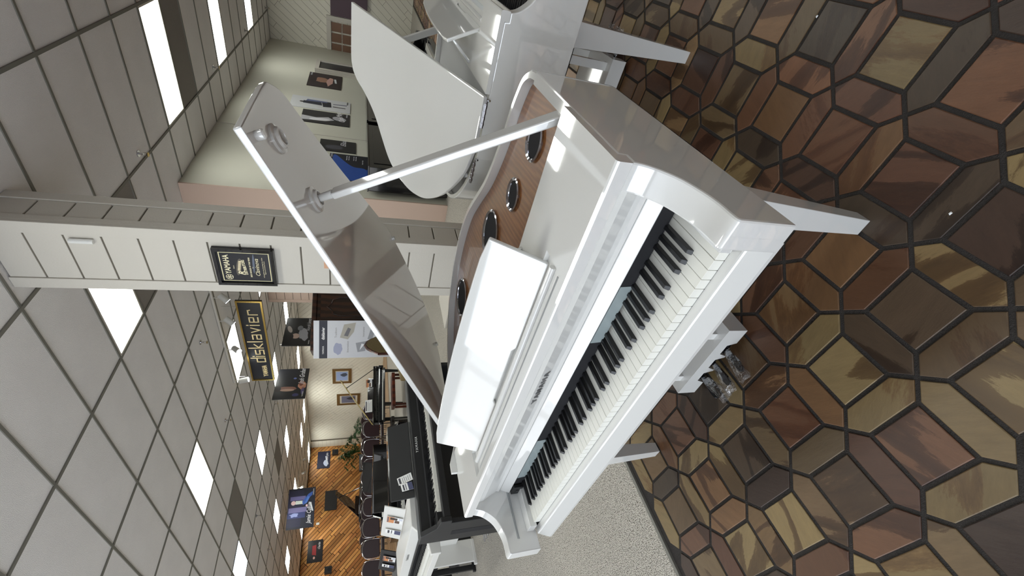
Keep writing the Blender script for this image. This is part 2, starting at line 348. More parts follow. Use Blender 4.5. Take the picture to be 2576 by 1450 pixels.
# ------------------------------------------------------------------ ceiling: panels, grid bars, lamps
ceil = struct(MB().box(-21.6, 5.5, -4.0, 12.6, HC+0.03, HC+0.12).build('ceiling', bar_m))
GX, GY = -2.7694, 1.4883
LX = [(-1, 3), (-1, 5), (-1, 7), (0, 0), (3, 0), (3, 1), (3, 3), (3, 5), (6, 0), (6, 1), (6, 2), (6, 3)]
def panel_mesh(m_, name):
    me = bpy.data.meshes.new(name); mb = MB(); a, b_ = 1.2192/2-.012, .6096/2-.012
    mb.box(-a, a, -b_, b_, 0, .02)
    me.from_pydata(mb.v, [], mb.f); me.materials.append(m_); return me, mb
pm, pmb = panel_mesh(ceil_m, 'ceiling_panel'); pd, _ = panel_mesh(ceil_dark, 'ceiling_panel')
# lamp cells: (column k: x from GX-1.2192(k+1) to GX-1.2192k, row m: y from GY+.6096m)
LAMPS = {(-2, 6), (-2, 10), (-2, 14), (-1, 2), (2, 2), (2, 6), (5, 2), (5, 6), (5, 10), (8, 6), (8, 10), (11, 6), (11, 14), (11, 16), (14, 16), (8, 16), (2, 10), (2, 14), (8, 2), (11, 10), (5, 14), (-4, 2), (-4, 6), (14, 10), (14, 6), (-2, -2), (2, -2), (5, -2), (-5, -2)}  # row on the shop-front side is invented and unseen, kept for its light
DARKS = {(4, 3), (-2, 7), (-1, 3), (7, 8), (10, 13)}
BLUE = {(5, 2)}
pc = []
for k in range(-7, 16):
    for m_ in range(-9, 18):
        x, y = GX-1.2192*(k+.5), GY+.6096*(m_+.5)
        if x > 5.4 or x < -21.4 or y < -3.9: continue
        if (k, m_) in LAMPS: continue
        d = Vector((x, y))-Vector((CP.x, CP.y)); dep = d.x*fwd.x+d.y*fwd.y
        lat = abs(d.x*rt.x+d.y*rt.y)
        pc.append(((d.length if dep > 0.3 and lat/dep < 1.3 else d.length+60), k, m_, x, y))
pc.sort(); fp = MB()
for n, (d, k, m_, x, y) in enumerate(pc):
    if n < 300:
        o = bpy.data.objects.new('ceiling_panel', pd if (k, m_) in DARKS else pm); C.objects.link(o); o.parent = ceil; o.location = (x, y, HC+.004)
        o.rotation_euler = (random.uniform(-.0015, .0015), random.uniform(-.001, .001), 0)
    else: fp.add([(a+x, b_+y, c+HC+.004) for a, b_, c in pmb.v], pmb.f)
stuff(fp.build('ceiling_panel_field', ceil_m, ceil))
for k in range(-6, 16):
    x = GX-1.2192*k
    if -21.5 < x < 5.4: MB().box(x-.013, x+.013, -4, 12.5, HC-.006, HC+.03).build('grid_bar', bar_m, ceil)
for m_ in range(-8, 19):
    y = GY+.6096*m_; MB().box(-21.5, 5.4, y-.012, y+.012, HC-.004, HC+.03).build('grid_bar', bar_m, ceil)
def lamp(k, m_, blue=False):
    x, y = GX-1.2192*(k+.5), GY+.6096*(m_+.5)
    vis = {(-2,6):'recessed ceiling light over the right room, nearest one', (-2,10):'recessed ceiling light over the right room, second from the pillar', (-2,14):'recessed ceiling light over the right room, farthest one',
           (-1,2):'recessed ceiling light partly hidden behind the white plank pillar', (2,2):'large recessed ceiling light left of the pillar, lit greenish white', (2,6):'recessed ceiling light behind the track spotlights',
           (5,2):'bluish recessed ceiling light near the left edge of the showroom', (5,6):'recessed ceiling light in the second column left of the gold-framed sign', (5,10):'recessed ceiling light just below the gold-framed hanging sign',
           (8,2):'recessed ceiling light straight left beyond the bluish one', (8,6):'recessed ceiling light right of the hanging blue jeans poster', (8,10):'recessed ceiling light left of the clasped-hands poster', (11,6):'recessed ceiling light above the red figure poster',
           (8,16):'recessed ceiling light above the clasped-hands poster by the white plank wall', (11,10):'recessed ceiling light before the far white plank wall', (11,14):'recessed ceiling light above the framed pictures', (14,16):'recessed ceiling light at the far corner above the palm', (11,16):'recessed ceiling light close to the far white wall above the seascape'}.get((k, m_), 'unseen white recessed ceiling light, assumed outside the frame or hidden in the far rows')
    t = thing('ceiling_light', vis, 'ceiling light', (x, y, HC), 0, 'recessed troffer lights')
    a, b_ = 1.2192/2-.013, .6096/2-.012; f = MB()
    f.box(-a, a, -b_, -b_+.02, -.004, .012); f.box(-a, a, b_-.02, b_, -.004, .012); f.box(-a, -a+.02, -b_+.02, b_-.02, -.004, .012); f.box(a-.02, a, -b_+.02, b_-.02, -.004, .012)
    f.build('frame', trim_m, t); MB().box(-a+.02, a-.02, -b_+.02, b_-.02, 0, .01).build('diffuser', lamp_b if blue else lamp_m, t)
for k, m_ in sorted(LAMPS): lamp(k, m_, (k, m_) in BLUE)

# ------------------------------------------------------------------ walls
def clip(poly, w_, h_):
    def half(pl, f):
        out = []
        for i in range(len(pl)):
            a, b_ = pl[i-1], pl[i]; fa, fb = f(a), f(b_)
            if (fa >= 0) != (fb >= 0):
                t = fa/(fa-fb); out.append((a[0]+(b_[0]-a[0])*t, a[1]+(b_[1]-a[1])*t))
            if fb >= 0: out.append(b_)
        return out
    for f in (lambda p: p[0], lambda p: w_-p[0], lambda p: p[1], lambda p: h_-p[1]):
        poly = half(poly, f)
        if len(poly) < 3: return None
    return poly
def planks(parent, w_, h_, ang, pw, pl, fn, m_, gap=.006, maxn=300, cols=None, key=None, region=None):
    """running-bond boards at an angle, clipped to a w x h rectangle"""
    ca, sa = math.cos(ang), math.sin(ang); R = math.hypot(w_, h_); out = []
    n = int(R/pw)+2
    for i in range(-n, n):
        off = random.uniform(0, pl); s0 = -R*1.2-off
        while s0 < R*1.2:
            L = pl*random.uniform(.7, 1.3)
            q = [(s0+gap/2, i*pw+gap/2), (s0+L-gap/2, i*pw+gap/2), (s0+L-gap/2, (i+1)*pw-gap/2), (s0+gap/2, (i+1)*pw-gap/2)]
            s0 += L
            q = clip([(a*ca-b_*sa, a*sa+b_*ca) for a, b_ in q], w_, h_)
            if q:
                A = abs(sum(q[k-1][0]*q[k][1]-q[k][0]*q[k-1][1] for k in range(len(q))))/2
                if A > 0.0004: out.append(q)
    if key: out.sort(key=lambda q: key(sum(p[0] for p in q)/len(q), sum(p[1] for p in q)/len(q)))
    rest = MB()
    for k, q in enumerate(out):
        if k < maxn:
            mb = MB(); mb.hexa([fn(a, b_, 0) for a, b_ in q], [fn(a, b_, .009+random.uniform(0, .002)) for a, b_ in q])
            o = mb.build('plank', m_, parent)
            if cols: f = random.uniform(.7, 1.15); o.color = (f, f*random.uniform(.9, 1), f*random.uniform(.85, 1), 1)
        else: rest.hexa([fn(a, b_, 0) for a, b_ in q], [fn(a, b_, .009) for a, b_ in q])
    if rest.v:
        o = stuff(rest.build('plank_field', m_, parent)); o.color = (.95, .9, .85, 1)
wb = struct(MB().box(-21.6, 5.5, 12.5, 12.65, 0, HC+.1).build('wall_back', gap_m))
planks(wb, 5.0, HC, math.radians(52), .135, 1.1, lambda a, b_, c: (-2.4+a, 12.5-c, b_), plank_w, maxn=150, key=lambda a, b_: a-b_*.4)
wbl = struct(MB().box(-20.9, -2.4, 12.485, 12.5, 0, HC).build('wall_back', gap_m))
planks(wbl, 18.5, HC, math.radians(-42), .15, 1.3, lambda a, b_, c: (-20.9+a, 12.485-c, b_), plank_w, maxn=300, key=lambda a, b_: a-b_)
cs = struct(MB().box(-21.5, -20.9, 12.4, 12.5, 0, HC).build('wall_back', gap_m))
for i in range(17): MB().box(-21.5, -20.905, 12.385, 12.4, i*.2+.003, min(HC, i*.2+.197)).build('plank', plank_w, cs)
wl = struct(MB().box(-21.65, -21.5, -4, 12.5, 0, HC+.1).build('wall_left', mat('plank_gap_brown', (46, 26, 12), .8)))
planks(wl, 16.4, HC, math.radians(-45), .14, 1.25, lambda a, b_, c: (-21.5+c, -4+a, b_), plank_o, gap=.022, maxn=300, cols=True, key=lambda a, b_: abs(a-12.4)-b_*.7)
wr = struct(MB().box(-2.5, -2.15, 5.0, 12.5, 0, HC).build('wall_right', wall_m))
struct(MB().box(-2.505, -2.145, 4.975, 5.0, 0, HC).build('trim_2', pink_m))
struct(MB().box(-2.149, -2.143, 6.955, 6.968, 0, HC).build('trim_3', trim_m))
struct(MB().box(5.4, 5.55, -4, 12.5, 0, HC+.1).build('wall_side', mat('wall_paint_taupe', (120, 108, 96), .8)))
# shop front: sill, head, mullions and panes
wf = struct(MB().box(-21.6, 5.5, -4.15, -4.0, 0, .35).build('wall_front', wall_m))
struct(MB().box(-21.6, 5.5, -4.15, -4.0, 3.0, HC+.1).build('wall_front', wall_m))
for i in range(16):
    x = 5.4-i*1.8
    struct(MB().box(x-.04, x+.04, -4.12, -4.02, .35, 3.0).build('trim_4', satin))
    if i < 15: struct(MB().box(x-1.76, x-.04, -4.075, -4.069, .35, 3.0).build('window_%d' % (i+1), glass))
# ------------------------------------------------------------------ plank pillar
def pillar(x0, x1, y0, y1, parent_name, trim_m=trim_m):
    c = struct(MB().box(x0+.012, x1-.012, y0+.012, y1-.012, 0, HC).build(parent_name, gap_m))
    t = .075
    for (a, b_, e, f) in ((x0-.006, x0+t, y0-.006, y0+.02), (x1-t, x1+.006, y0-.006, y0+.02), (x1-.02, x1+.006, y0+.0201, y0+t), (x1-.02, x1+.006, y1-t, y1+.006), (x0-.006, x0+.02, y0+.0201, y0+t), (x0-.006, x0+.02, y1-t, y1+.006)):
        MB().box(a, b_, e, f, 0, HC).build('corner_board', trim_m, c, bevel=.003)
    z = -.06; k = 0
    while z < HC:
        a = max(0, z+.005); b_ = min(HC, z+.185)
        if b_-a > .01:
            MB().box(x0+t+.002, x1-t-.002, y0+.002, y0+.014, a, b_).build('plank', trim_m, c, bevel=.003)
            MB().box(x1-.014, x1-.002, y0+t+.002, y1-t-.002, a, b_).build('plank', trim_m, c, bevel=.003)
        z += .19
    return c
col = pillar(-1.4, -.9, 2.15, 2.48, 'column')
pillar(-7.25, -6.3, 8.4, 8.75, 'column', pink_m)
s_ = tag(MB().cyl((-1.01, 2.137, 2.83), (-1.01, 2.137, 2.95), .016, n=14).build('door_sensor', white), 'small white tube sensor stuck high on the plank pillar', 'sensor')
pp = tag(MB().box(-1.16, -1.09, 2.146, 2.15, 1.39, 1.50).build('paint_patch', mat('bare_patch', (206, 160, 128), .8)), 'bare peach-brown patch below the award plaque on the pillar', 'patch')

# ------------------------------------------------------------------ digital / acoustic grand pianos
OUT = [(.715, .60), (.708, .648), (.680, .695), (.634, .72), (.583, .737), (.509, .752), (.404, .785), (.296, .834), (.188, .91), (.079, .978), (-.044, 1.010), (-.172, 1.017), (-.284, 1.0), (-.390, .962), (-.506, .885), (-.60, .79), (-.675, .68), (-.715, .56)]
WK = 1.2246/52
def add_keys(t, y0=0.0, z=0.645, parts=True, kx=0.0):
    """52 white and 36 black keys; white tops at z, fronts at y0"""
    pat = 'WBWWBWBWWBWB'          # from A: A A# B C C# D D# E F F# G G#
    wi = 0; x0 = -0.6123+kx; whites = []; blacks = []
    for n in range(88):
        if pat[n % 12] == 'W': whites.append(wi); wi += 1
        else:
            off = {1: .001, 4: -.0016, 6: .0016, 9: -.002, 11: .0}[n % 12]
            blacks.append(x0+wi*WK+off)
    def wmesh(mb, x, dz=0):
        a, b_ = x+.0005, x+WK-.0005
        return mb.box(a, b_, y0, y0+.155, z-.024+dz, z+dz)
    def bmesh_(mb, x):
        a = .0062; c = .0047
        return mb.hexa([(x-a, y0+.051, z-.004), (x+a, y0+.051, z-.004), (x+a, y0+.155, z-.004), (x-a, y0+.155, z-.004)],
                       [(x-c, y0+.059, z+.0115), (x+c, y0+.059, z+.0115), (x+c, y0+.155, z+.0115), (x-c, y0+.155, z+.0115)])
    if parts:
        m1 = wmesh(MB(), -WK/2).build('white_key', ivory, t, bevel=.0008); m2 = bmesh_(MB(), 0).build('black_key', ebony, t, bevel=.0012)
        for i, k in enumerate(whites):
            o = m1 if i == 0 else m1.copy()
            if i: C.objects.link(o)
            o.location = (x0+(k+.5)*WK, 0, random.uniform(-.0002, .0002))
        for i, x in enumerate(blacks):
            o = m2 if i == 0 else m2.copy()
            if i: C.objects.link(o)
            o.location = (x, 0, 0)
    else:
        a = MB(); b_ = MB()
        for k in whites: wmesh(a, x0+k*WK)
        for x in blacks: bmesh_(b_, x)
        stuff(a.build('white_key_row', ivory, t)); stuff(b_.build('black_key_row', ebony, t))
ARM = [(-.075, .625), (-.076, .738), (-.068, .7445), (-.025, .7455), (.009, .753), (.044, .768), (.066, .787), (.084, .812), (.092, .838), (.119, .838), (.121, .855), (.15, .855), (.15, .625)]
def grand(name, label, cat, loc, rz, zs=1.0, m=white, lid_deg=26.4, lid=None, zb=.625, keys='parts', group=None, desk=True, stick=True, board=soundboard_m, edge=None, stick_top=(.462, .531), logo='YAMAHA', legdepth=.09, speakers=True, lidy=.395, bags=True):
    t = thing(name, label, cat, loc, rz, group); t.scale = (1, 1, zs); zr = .855
    zbb = zb
    # case: curved rim wall, straight side rails, bottom board
    oc = [(-.715, .15)]+[tuple(p) for p in spline(OUT, 5)][::-1]+[(.715, .15)]
    ic = [(-.693, .15)]+[(p[0], p[1]) for p in inset([(.715, .15)]+spline(OUT, 5)+[(-.715, .15)], .02)][1:-1][::-1]+[(.693, .15)]
    mb = MB(); n = len(oc)
    A = [(x, y, zbb) for x, y in oc]; B = [(x, y, zr-.004) for x, y in oc]; D = [(x*.995, y*.997, zr) for x, y in oc]
    E_ = [(x, y, zr) for x, y in ic]; G2 = [(x, y, zbb) for x, y in ic]
    for p, q in ((A, B), (B, D), (D, E_), (E_, G2)): mb.strip(p, q)
    mb.build('rim', m, t, smooth=True)
    MB().prism([(x, y) for x, y in oc][::-1], zbb, zbb+.012).build('bottom_board', m, t)
    for s in (-1, 1):
        top = [(p[0], zbb if p[1] == .625 else p[1]) for p in ARM][1:-4]
        arm = [(-.075, zbb)]+spline(top, 3)+[(.119, .838), (.121, .8551), (.352, .8551), (.352, zbb)]
        side = [(-.075, zbb)]+spline(top, 3)+[(.119, .838), (.121, .8551), (.602, .8551), (.602, zbb)]
        mb = MB()
        for pr, rings in ((arm, ((.6602, .004), (.6612, .0012), (.664, 0), (.686, 0))), (side, ((.6858, 0), (.7115, 0), (.7143, .0012), (.7154, .004)))):
            n_ = len(pr); cc = pr[::-1]; L_ = []
            for x, d in rings:
                q = inset(cc, d) if d else cc
                L_.append([(s*x, y, z) for y, z in q])
            for A_, B_ in zip(L_[:-1], L_[1:]): mb.strip(A_, B_, closed=True)
            mb.add(L_[0], [tuple(range(n_))]); mb.add(L_[-1], [tuple(range(n_))])
        mb.build('side_arm', m, t, smooth=True)
        if keys == 'parts': MB().box(min(s*.6128, s*.66), max(s*.6128, s*.66), -.012, .15, zbb+.01, .662).build('cheek_block', m, t, bevel=.002)
        else: MB().box(min(s*.6128, s*.66), max(s*.6128, s*.66), -.012, .15, zbb+.01, .662).build('cheek_block', m, t)
    # sound board with round speakers
    bd = [(x, y) for x, y in inset([(.715, .34)]+spline(OUT, 5)+[(-.715, .34)], .022)]
    MB().prism(bd, .815, .828).build('sound_board', board, t)
    if speakers:
        for x, y, r in ((.563, .548, .052), (.378, .593, .047), (.164, .70, .082), (-.27, .85, .082)):
            rg = MB()
            N = 40; prof = [(r, .828), (r+.004, .834), (r, .837), (r-.006, .833), (r-.007, .829)]
            rings = [[(x+q*math.cos(2*PI*i/N), y+q*math.sin(2*PI*i/N), z) for i in range(N)] for q, z in prof]
            for a_, b_ in zip(rings[:-1], rings[1:]): rg.strip(a_, b_, closed=True)
            sp = rg.build('speaker_ring', steel, t, smooth=True)
            MB().cyl((x, y, .826), (x, y, .830), r-.005, n=N).build('speaker_grille', cloth, sp)
    # front top flap with a recess for the desk, key slip, fallboard
    z1 = .872; fpf = [(.120, .8385), (.091, .8385), (.0885, .841), (.0880, .866), (.0895, .8702), (.094, z1)]
    fm = MB(); yz = lambda a_, b_, c: (c, a_, b_)
    for x0_, x1_ in ((-.7145, -.448), (.448, .7145)): fm.prism(fpf+[(.352, z1), (.352, .8555), (.120, .8555)], x0_, x1_, yz)
    fm.prism(fpf+[(.118, z1), (.118, .845)], -.448, .448, yz); fm.prism([(.207, .8555), (.207, z1), (.352, z1), (.352, .8555)], -.448, .448, yz)
    fm.build('top_flap', m, t, smooth=True)
    MB().box(-.448, .448, .118, .207, .845, .860).build('desk_tray', m, t)
    MB().box(-.425, .425, .126, .142, .8595, .8612).build('tray_slot', slatgrey, t)
    MB().cyl((-.43, .168, .864), (.43, .168, .864), .0085, n=12).build('desk_ledge', m, t, smooth=True)
    MB().prism([(-.001, .572), (-.001, .6225), (-.0195, .6225), (-.0225, .6215), (-.0245, .618), (-.041, .580), (-.041, .572)], -.6605, .6605, lambda a_, b_, c: (c, a_, b_)).build('key_slip', m, t, smooth=True)
    MB().box(-.66, .66, -.0005, .15, min(zbb, .59)+.002, .619).build('key_bed', felt, t)
    Px = lambda prof, nm, mm, w_=.66, **k: MB().prism(prof, -w_, w_, lambda a, b_, c: (c, a, b_)).build(nm, mm, t, **k)
    Px([(.114, .838), (.121, .802), (.147, .747), (.165, .747), (.165, .838)], 'fallboard_face', m)
    Px([(.150, .747), (.147, .733), (.165, .733), (.165, .747)], 'fallboard_lip', m, bevel=.001)
    Px([(.158, .733), (.158, .728), (.170, .728), (.170, .733)], 'fallboard_groove', satin)
    Px([(.152, .728), (.136, .694), (.150, .688), (.168, .728)], 'fallboard_edge', m, bevel=.002)
    Px([(.141, .693), (.143, .688), (.147, .650), (.156, .648), (.165, .693)], 'fallboard_panel', felt, .6125 if keys == 'parts' else .64)
    if keys == 'parts':
        for a, b_ in ((.205, .40), (-.548, -.285)):
            MB().hexa([(a, .1425, .688), (b_, .1425, .688), (b_, .1462, .652), (a, .1462, .652)][::-1], [(a, .1415, .688), (b_, .1415, .688), (b_, .1452, .652), (a, .1452, .652)][::-1]).build('display', screen, t)
        cp = MB().box(-.655, -.600, .128, .142, .652, .69).build('power_switch_block', satin, t, bevel=.002)
        MB().box(-.634, -.622, .1265, .1285, .668, .676).build('power_switch', ebony, cp)
        # control strip on the inner side of the treble arm
        pn = MB().box(.6575, .6598, -.035, .13, .663, .712).build('control_panel', white, t)
        for y, z, a, b_ in ((.055, .70, .0015, .006), (.062, .70, .0015, .006), (.03, .683, .002, .012), (-.005, .683, .002, .012), (.012, .699, .011, .0015), (-.02, .70, .006, .0015)):
            MB().box(.6569, .6576, y-a, y+a, z-b_, z+b_).build('panel_mark', printgrey, pn)
        for i in range(8): MB().box(.6569, .6576, .0015+i*.0035, .0022+i*.0035, .6828, .6835).build('panel_dot', printgrey, pn)
        MB().box(-.6598, -.6575, -.03, .15, .696, .699).build('arm_groove', slatgrey, t); MB().box(-.6598, -.6575, -.03, .15, .702, .7035).build('arm_groove', slatgrey, t)
    add_keys(t, parts=(keys == 'parts'))
    lm = logo_grey if m is white else brass
    if logo: text(logo, .028, (.035, .1282, .7815), (1, 0, 0), (0, -.42, .9), lm, t, 'logo', space=1.35, bold=.0004)
    # music desk
    if desk:
        prof = []
        L, R, N = -.44, .44, 14
        topz = lambda x: 1.0-.016*(abs(x)/.44)**2
        def dp(x, s): return (x, .193+.066*s, .861+.150*s)       # s=0 foot, 1 top
        pts = [dp(-.418, 0), dp(-.13, 0), dp(-.115, .06), dp(.115, .06), dp(.13, 0), dp(.418, 0)]
        pts = [(x, y, z) for x, y, z in pts]
        top = []
        for i in range(N+1):
            x = .44-.88*i/N; s = 1.03-.09*(abs(x)/.44)**2
            if i in (0, N): s -= .035
            top.append(dp(x*(.995 if i in (0, N) else 1), s))
        poly = pts+top; nv = Vector((0, -.137, .062)).normalized()*-.014
        dk = MB().hexa(poly, [tuple(Vector(p)+nv) for p in poly]).build('music_desk', m, t, bevel=.004, seg=3, smooth=True)
        for s in (-1, 1): MB().cyl((s*.36, .26, .96), (s*.36, .335, .872), .006, n=8).build('desk_strut', m, t)
    # lid, hinged on the bass side
    a = math.radians(lid_deg); ca, sa = math.cos(a), math.sin(a)
    lid = lid or ([(-.715, lidy), (.715, lidy)]+OUT)
    if lid[0] == 'measured': lid = [(-.715, lidy), (.715, lidy), (.715, .64)]+spline([(.713, .68), (.704, .705), (.66, .768), (.572, .812), (.421, .888), (.26, .98), (.098, 1.075), (-.03, 1.145), (-.122, 1.178), (-.26, 1.187), (-.40, 1.175), (-.513, 1.145), (-.62, 1.085), (-.69, .99)], 4)+[(-.715, .88)]
    else: lid = [lid[0], lid[1]]+spline(lid[2:], 4)
    def lp(x, y, o): return (-.715+(x+.715)*ca-sa*o, y, .861+(x+.715)*sa+ca*o)
    lo = MB().hexa([lp(x, y, 0) for x, y in lid], [lp(x, y, .018) for x, y in lid]).build('lid', m, t, bevel=.0035, seg=2, smooth=True)
    if edge: MB().prism([(-.70, lidy-.002), (.71, lidy-.002), (.71, lidy+.006), (-.70, lidy+.006)], -.001, .019, lp).build('lid_edge', edge, lo)
    def lathe_on_lid(x, y, prof, nm, mm, N=28):
        R_ = MB(); rings = [[lp(x+q*math.cos(2*PI*i/N), y+q*math.sin(2*PI*i/N), -h_) for i in range(N)] for q, h_ in prof]
        for A_, B_ in zip(rings[:-1], rings[1:]): R_.strip(A_, B_, closed=True)
        R_.f.append(tuple(range(len(R_.v)-N, len(R_.v))))
        return R_.build(nm, mm, lo, smooth=True)
    if stick:
        sx, sy = stick_top
        for x, y in ((sx, sy), (.629, .533)):
            lathe_on_lid(x, y, [(.034, 0), (.034, .006), (.026, .009), (.023, .015), (.018, .016), (.016, .004)], 'stick_cup', m)
        lathe_on_lid(.677, .435, [(.011, 0), (.011, .016), (.008, .019)], 'lid_bumper', m)
        lathe_on_lid(-.128, 1.155 if lid_deg == 26.4 else .95, [(.010, 0), (.010, .012)], 'lid_bumper', m); lathe_on_lid(-.66, .93 if lid_deg == 26.4 else .7, [(.010, 0), (.010, .012)], 'lid_bumper', m)
        b0 = Vector((.678, .405, .842)); b1 = Vector(lp(sx, sy, -.010)); d = b1-b0
        y_ = Vector((0, 1, 0)); s1 = d.cross(y_).normalized(); s2 = d.cross(s1).normalized()
        q = lambda c, r1, r_2: [tuple(c+s1*i*r1+s2*j*r_2) for i, j in ((-1, -1), (1, -1), (1, 1), (-1, 1))]
        st = MB(); st.hexa(q(b0, .010, .019), q(b0+d*.93, .009, .0165)); 
        so = st.build('prop_stick', m, t, bevel=.004, seg=3, smooth=True)
        MB().cyl(b0+d*.93, b1, .0115, .010, n=14).build('stick_tip', m, so, smooth=True)
        MB().box(.668, .6805, .385, .428, .829, .853).build('stick_bracket', satin, t)
        MB().hexa(q(b0+d*.10+s2*-.0165, .004, .003), q(b0+d*.5+s2*-.0165, .004, .003)).build('stick_rail', m, so)
    # brass or chrome hinges along the bass side
    for y in (.43, .66 if lid_deg < 26 else .52):
        hg = MB().cyl((-.7165, y-.045, .862), (-.7165, y+.045, .862), .0055, n=8)
        for i in range(4): hg.cyl((-.7165, y-.04+i*.022, .862), (-.7165, y-.03+i*.022, .862), .0075, n=8)
        hg.tube([(-.7165, y-.045, .862), (-.7165, y-.058, .858), (-.7285, y-.06, .853)], .004, 6)
        hg.build('hinge', steel, t)
    # legs
    def leg(cx, cy, tx, ty, w0=.0435, w1=.085):
        z = zbb
        MB().hexa([(cx-w0/2, cy-w0/2, 0), (cx+w0/2, cy-w0/2, 0), (cx+w0/2, cy+w0/2, 0), (cx-w0/2, cy+w0/2, 0)],
                  [(tx-w1/2, ty-w1/2, z), (tx+w1/2, ty-w1/2, z), (tx+w1/2, ty+w1/2, z), (tx-w1/2, ty+w1/2, z)]).build('leg', m, t, bevel=.0015)
    ly = .213 if lid_deg > 26 else .112
    leg(.5878, ly, .607, ly+.005); leg(-.5878, ly, -.607, ly+.005); leg(-.20, .86, -.20, .84)
    # pedal box
    if keys == 'parts' or bags:
        ox = -.023; zp = .10
        xs = [-.172]; pr = [(-.172, .10), (-.172, .022)]
        for c in (-.075, 0, .075):
            pr += [(c-.034, .022), (c-.022, .056), (c+.022, .056), (c+.034, .022)]
        pr += [(.172, .022), (.172, .10)]
        pb = MB().prism(pr, .236, .25, lambda a_, b_, c: (a_+ox, c, b_)).build('pedal_box', m, t)
        MB().box(ox-.172, ox+.172, .2501, .43, .088, .10).build('pedal_box_top', m, pb)
        for s in (-1, 1): MB().box(ox+s*.166-.006, ox+s*.166+.006, .2501, .43, .022, .0879).build('pedal_box_side', m, pb)
        MB().box(ox-.16, ox+.16, .2502, .26, .024, .086).build('pedal_slot_back', felt, pb)
        for s in (-1, 1):
            MB().hexa([(ox+s*.115-.0135, .262, .10), (ox+s*.115+.0135, .262, .10), (ox+s*.115+.0135, .30, .10), (ox+s*.115-.0135, .30, .10)],
                      [(ox+s*.115-.0135, .262, zbb), (ox+s*.115+.0135, .262, zbb), (ox+s*.115+.0135, .30, zbb), (ox+s*.115-.0135, .30, zbb)]).build('lyre_post', m, t)
        for k, x in enumerate((-.075, 0, .075)):
            pts = [(x+ox, .26), (x+ox, .235), (x+ox, .20), (x+ox, .17), (x+ox, .15), (x+ox, .142)]; ws = [.007, .007, .011, .014, .011, .003]
            P1 = []; top = [];
            Lh = [(p[0]-w_, p[1], .040) for p, w_ in zip(pts, ws)]; Rh = [(p[0]+w_, p[1], .040) for p, w_ in zip(pts, ws)][::-1]
            pl = Lh+Rh
            MB().hexa(pl, [(a_, b_, .048) for a_, b_, c in pl]).build('pedal', dark_steel, t, bevel=.002)
            if bags:
                bgm = MB(); N = 10; rings = []
                rw = random.Random(k)
                for (yy, w_, h_) in ((.232, .011, .009), (.205, .017, .012), (.17, .022, .013), (.14, .024, .011), (.118, .027, .004)):
                    rings.append([(x+ox+(w_+rw.uniform(-.004, .004))*math.cos(2*PI*i/N)+(.232-yy)*(-.1 if k else .25), yy+rw.uniform(-.005, .005), .044+(h_+rw.uniform(-.003, .004))*math.sin(2*PI*i/N)) for i in range(N)])
                for A_, B_ in zip(rings[:-1], rings[1:]): bgm.strip(A_, B_, closed=True)
                bgm.build('pedal_wrapper', film, t)['label'] = 'clear plastic bag over the pedal'
    return t
white_console = mat('satin_white', (226, 225, 220), .28)
inner_grey = mat('interior_grey', (130, 130, 130), .5)
hero = grand('grand_piano', 'white digital grand in the foreground with lid propped open and keys toward the camera', 'piano', (0, 0, 0), 0, lid=['measured'])
# raised left lid strip of the near piano
MB().hexa([(-.7155, .262, .872), (-.7155, .39, .856), (-.7155, .375, .872), (-.7155, .305, .897), (-.7155, .262, .897)], [(-.700, .262, .872), (-.700, .39, .856), (-.700, .375, .872), (-.700, .305, .897), (-.700, .262, .897)]).build('hinge_plate', white, hero, bevel=.002)
p2 = grand('grand_piano', 'second white grand behind the near one, seen from its long side, lid half raised', 'piano', (.86, 1.815, 0), PI/2, zs=.96, lid_deg=20.6, zb=.572, keys='row', lidy=.36, board=inner_grey, speakers=False)
b2 = grand('grand_piano', 'black grand between the white lid and the poster wall', 'piano', (.0, 3.75, 0), PI/2, zs=1.0, m=black, lid_deg=2.5, keys='row', board=satin, speakers=False, bags=False, logo=None, stick=False, desk=False)
b5 = grand('grand_piano', 'black grand seen through the gap under the second white lid', 'piano', (1.75, 3.85, 0), PI/2, zs=1.0, m=black, lid_deg=1.0, keys='row', board=satin, speakers=False, bags=False, logo=None, stick=False, desk=False)
b3 = grand('grand_piano', 'black grand with gold-edged raised lid below the framed pictures', 'piano', (-8.08, 5.96, 0), math.radians(57), zs=.92, m=black, lid_deg=37, keys='row', board=gold, edge=gold, speakers=False, bags=False, logo=None)
b4 = grand('grand_piano', 'small black grand on the stage before the orange wood wall', 'piano', (-17.3, 7.1, 0), math.radians(28), zs=1.12, m=black, lid_deg=35, keys='row', board=redwood, speakers=False, bags=False, logo=None)

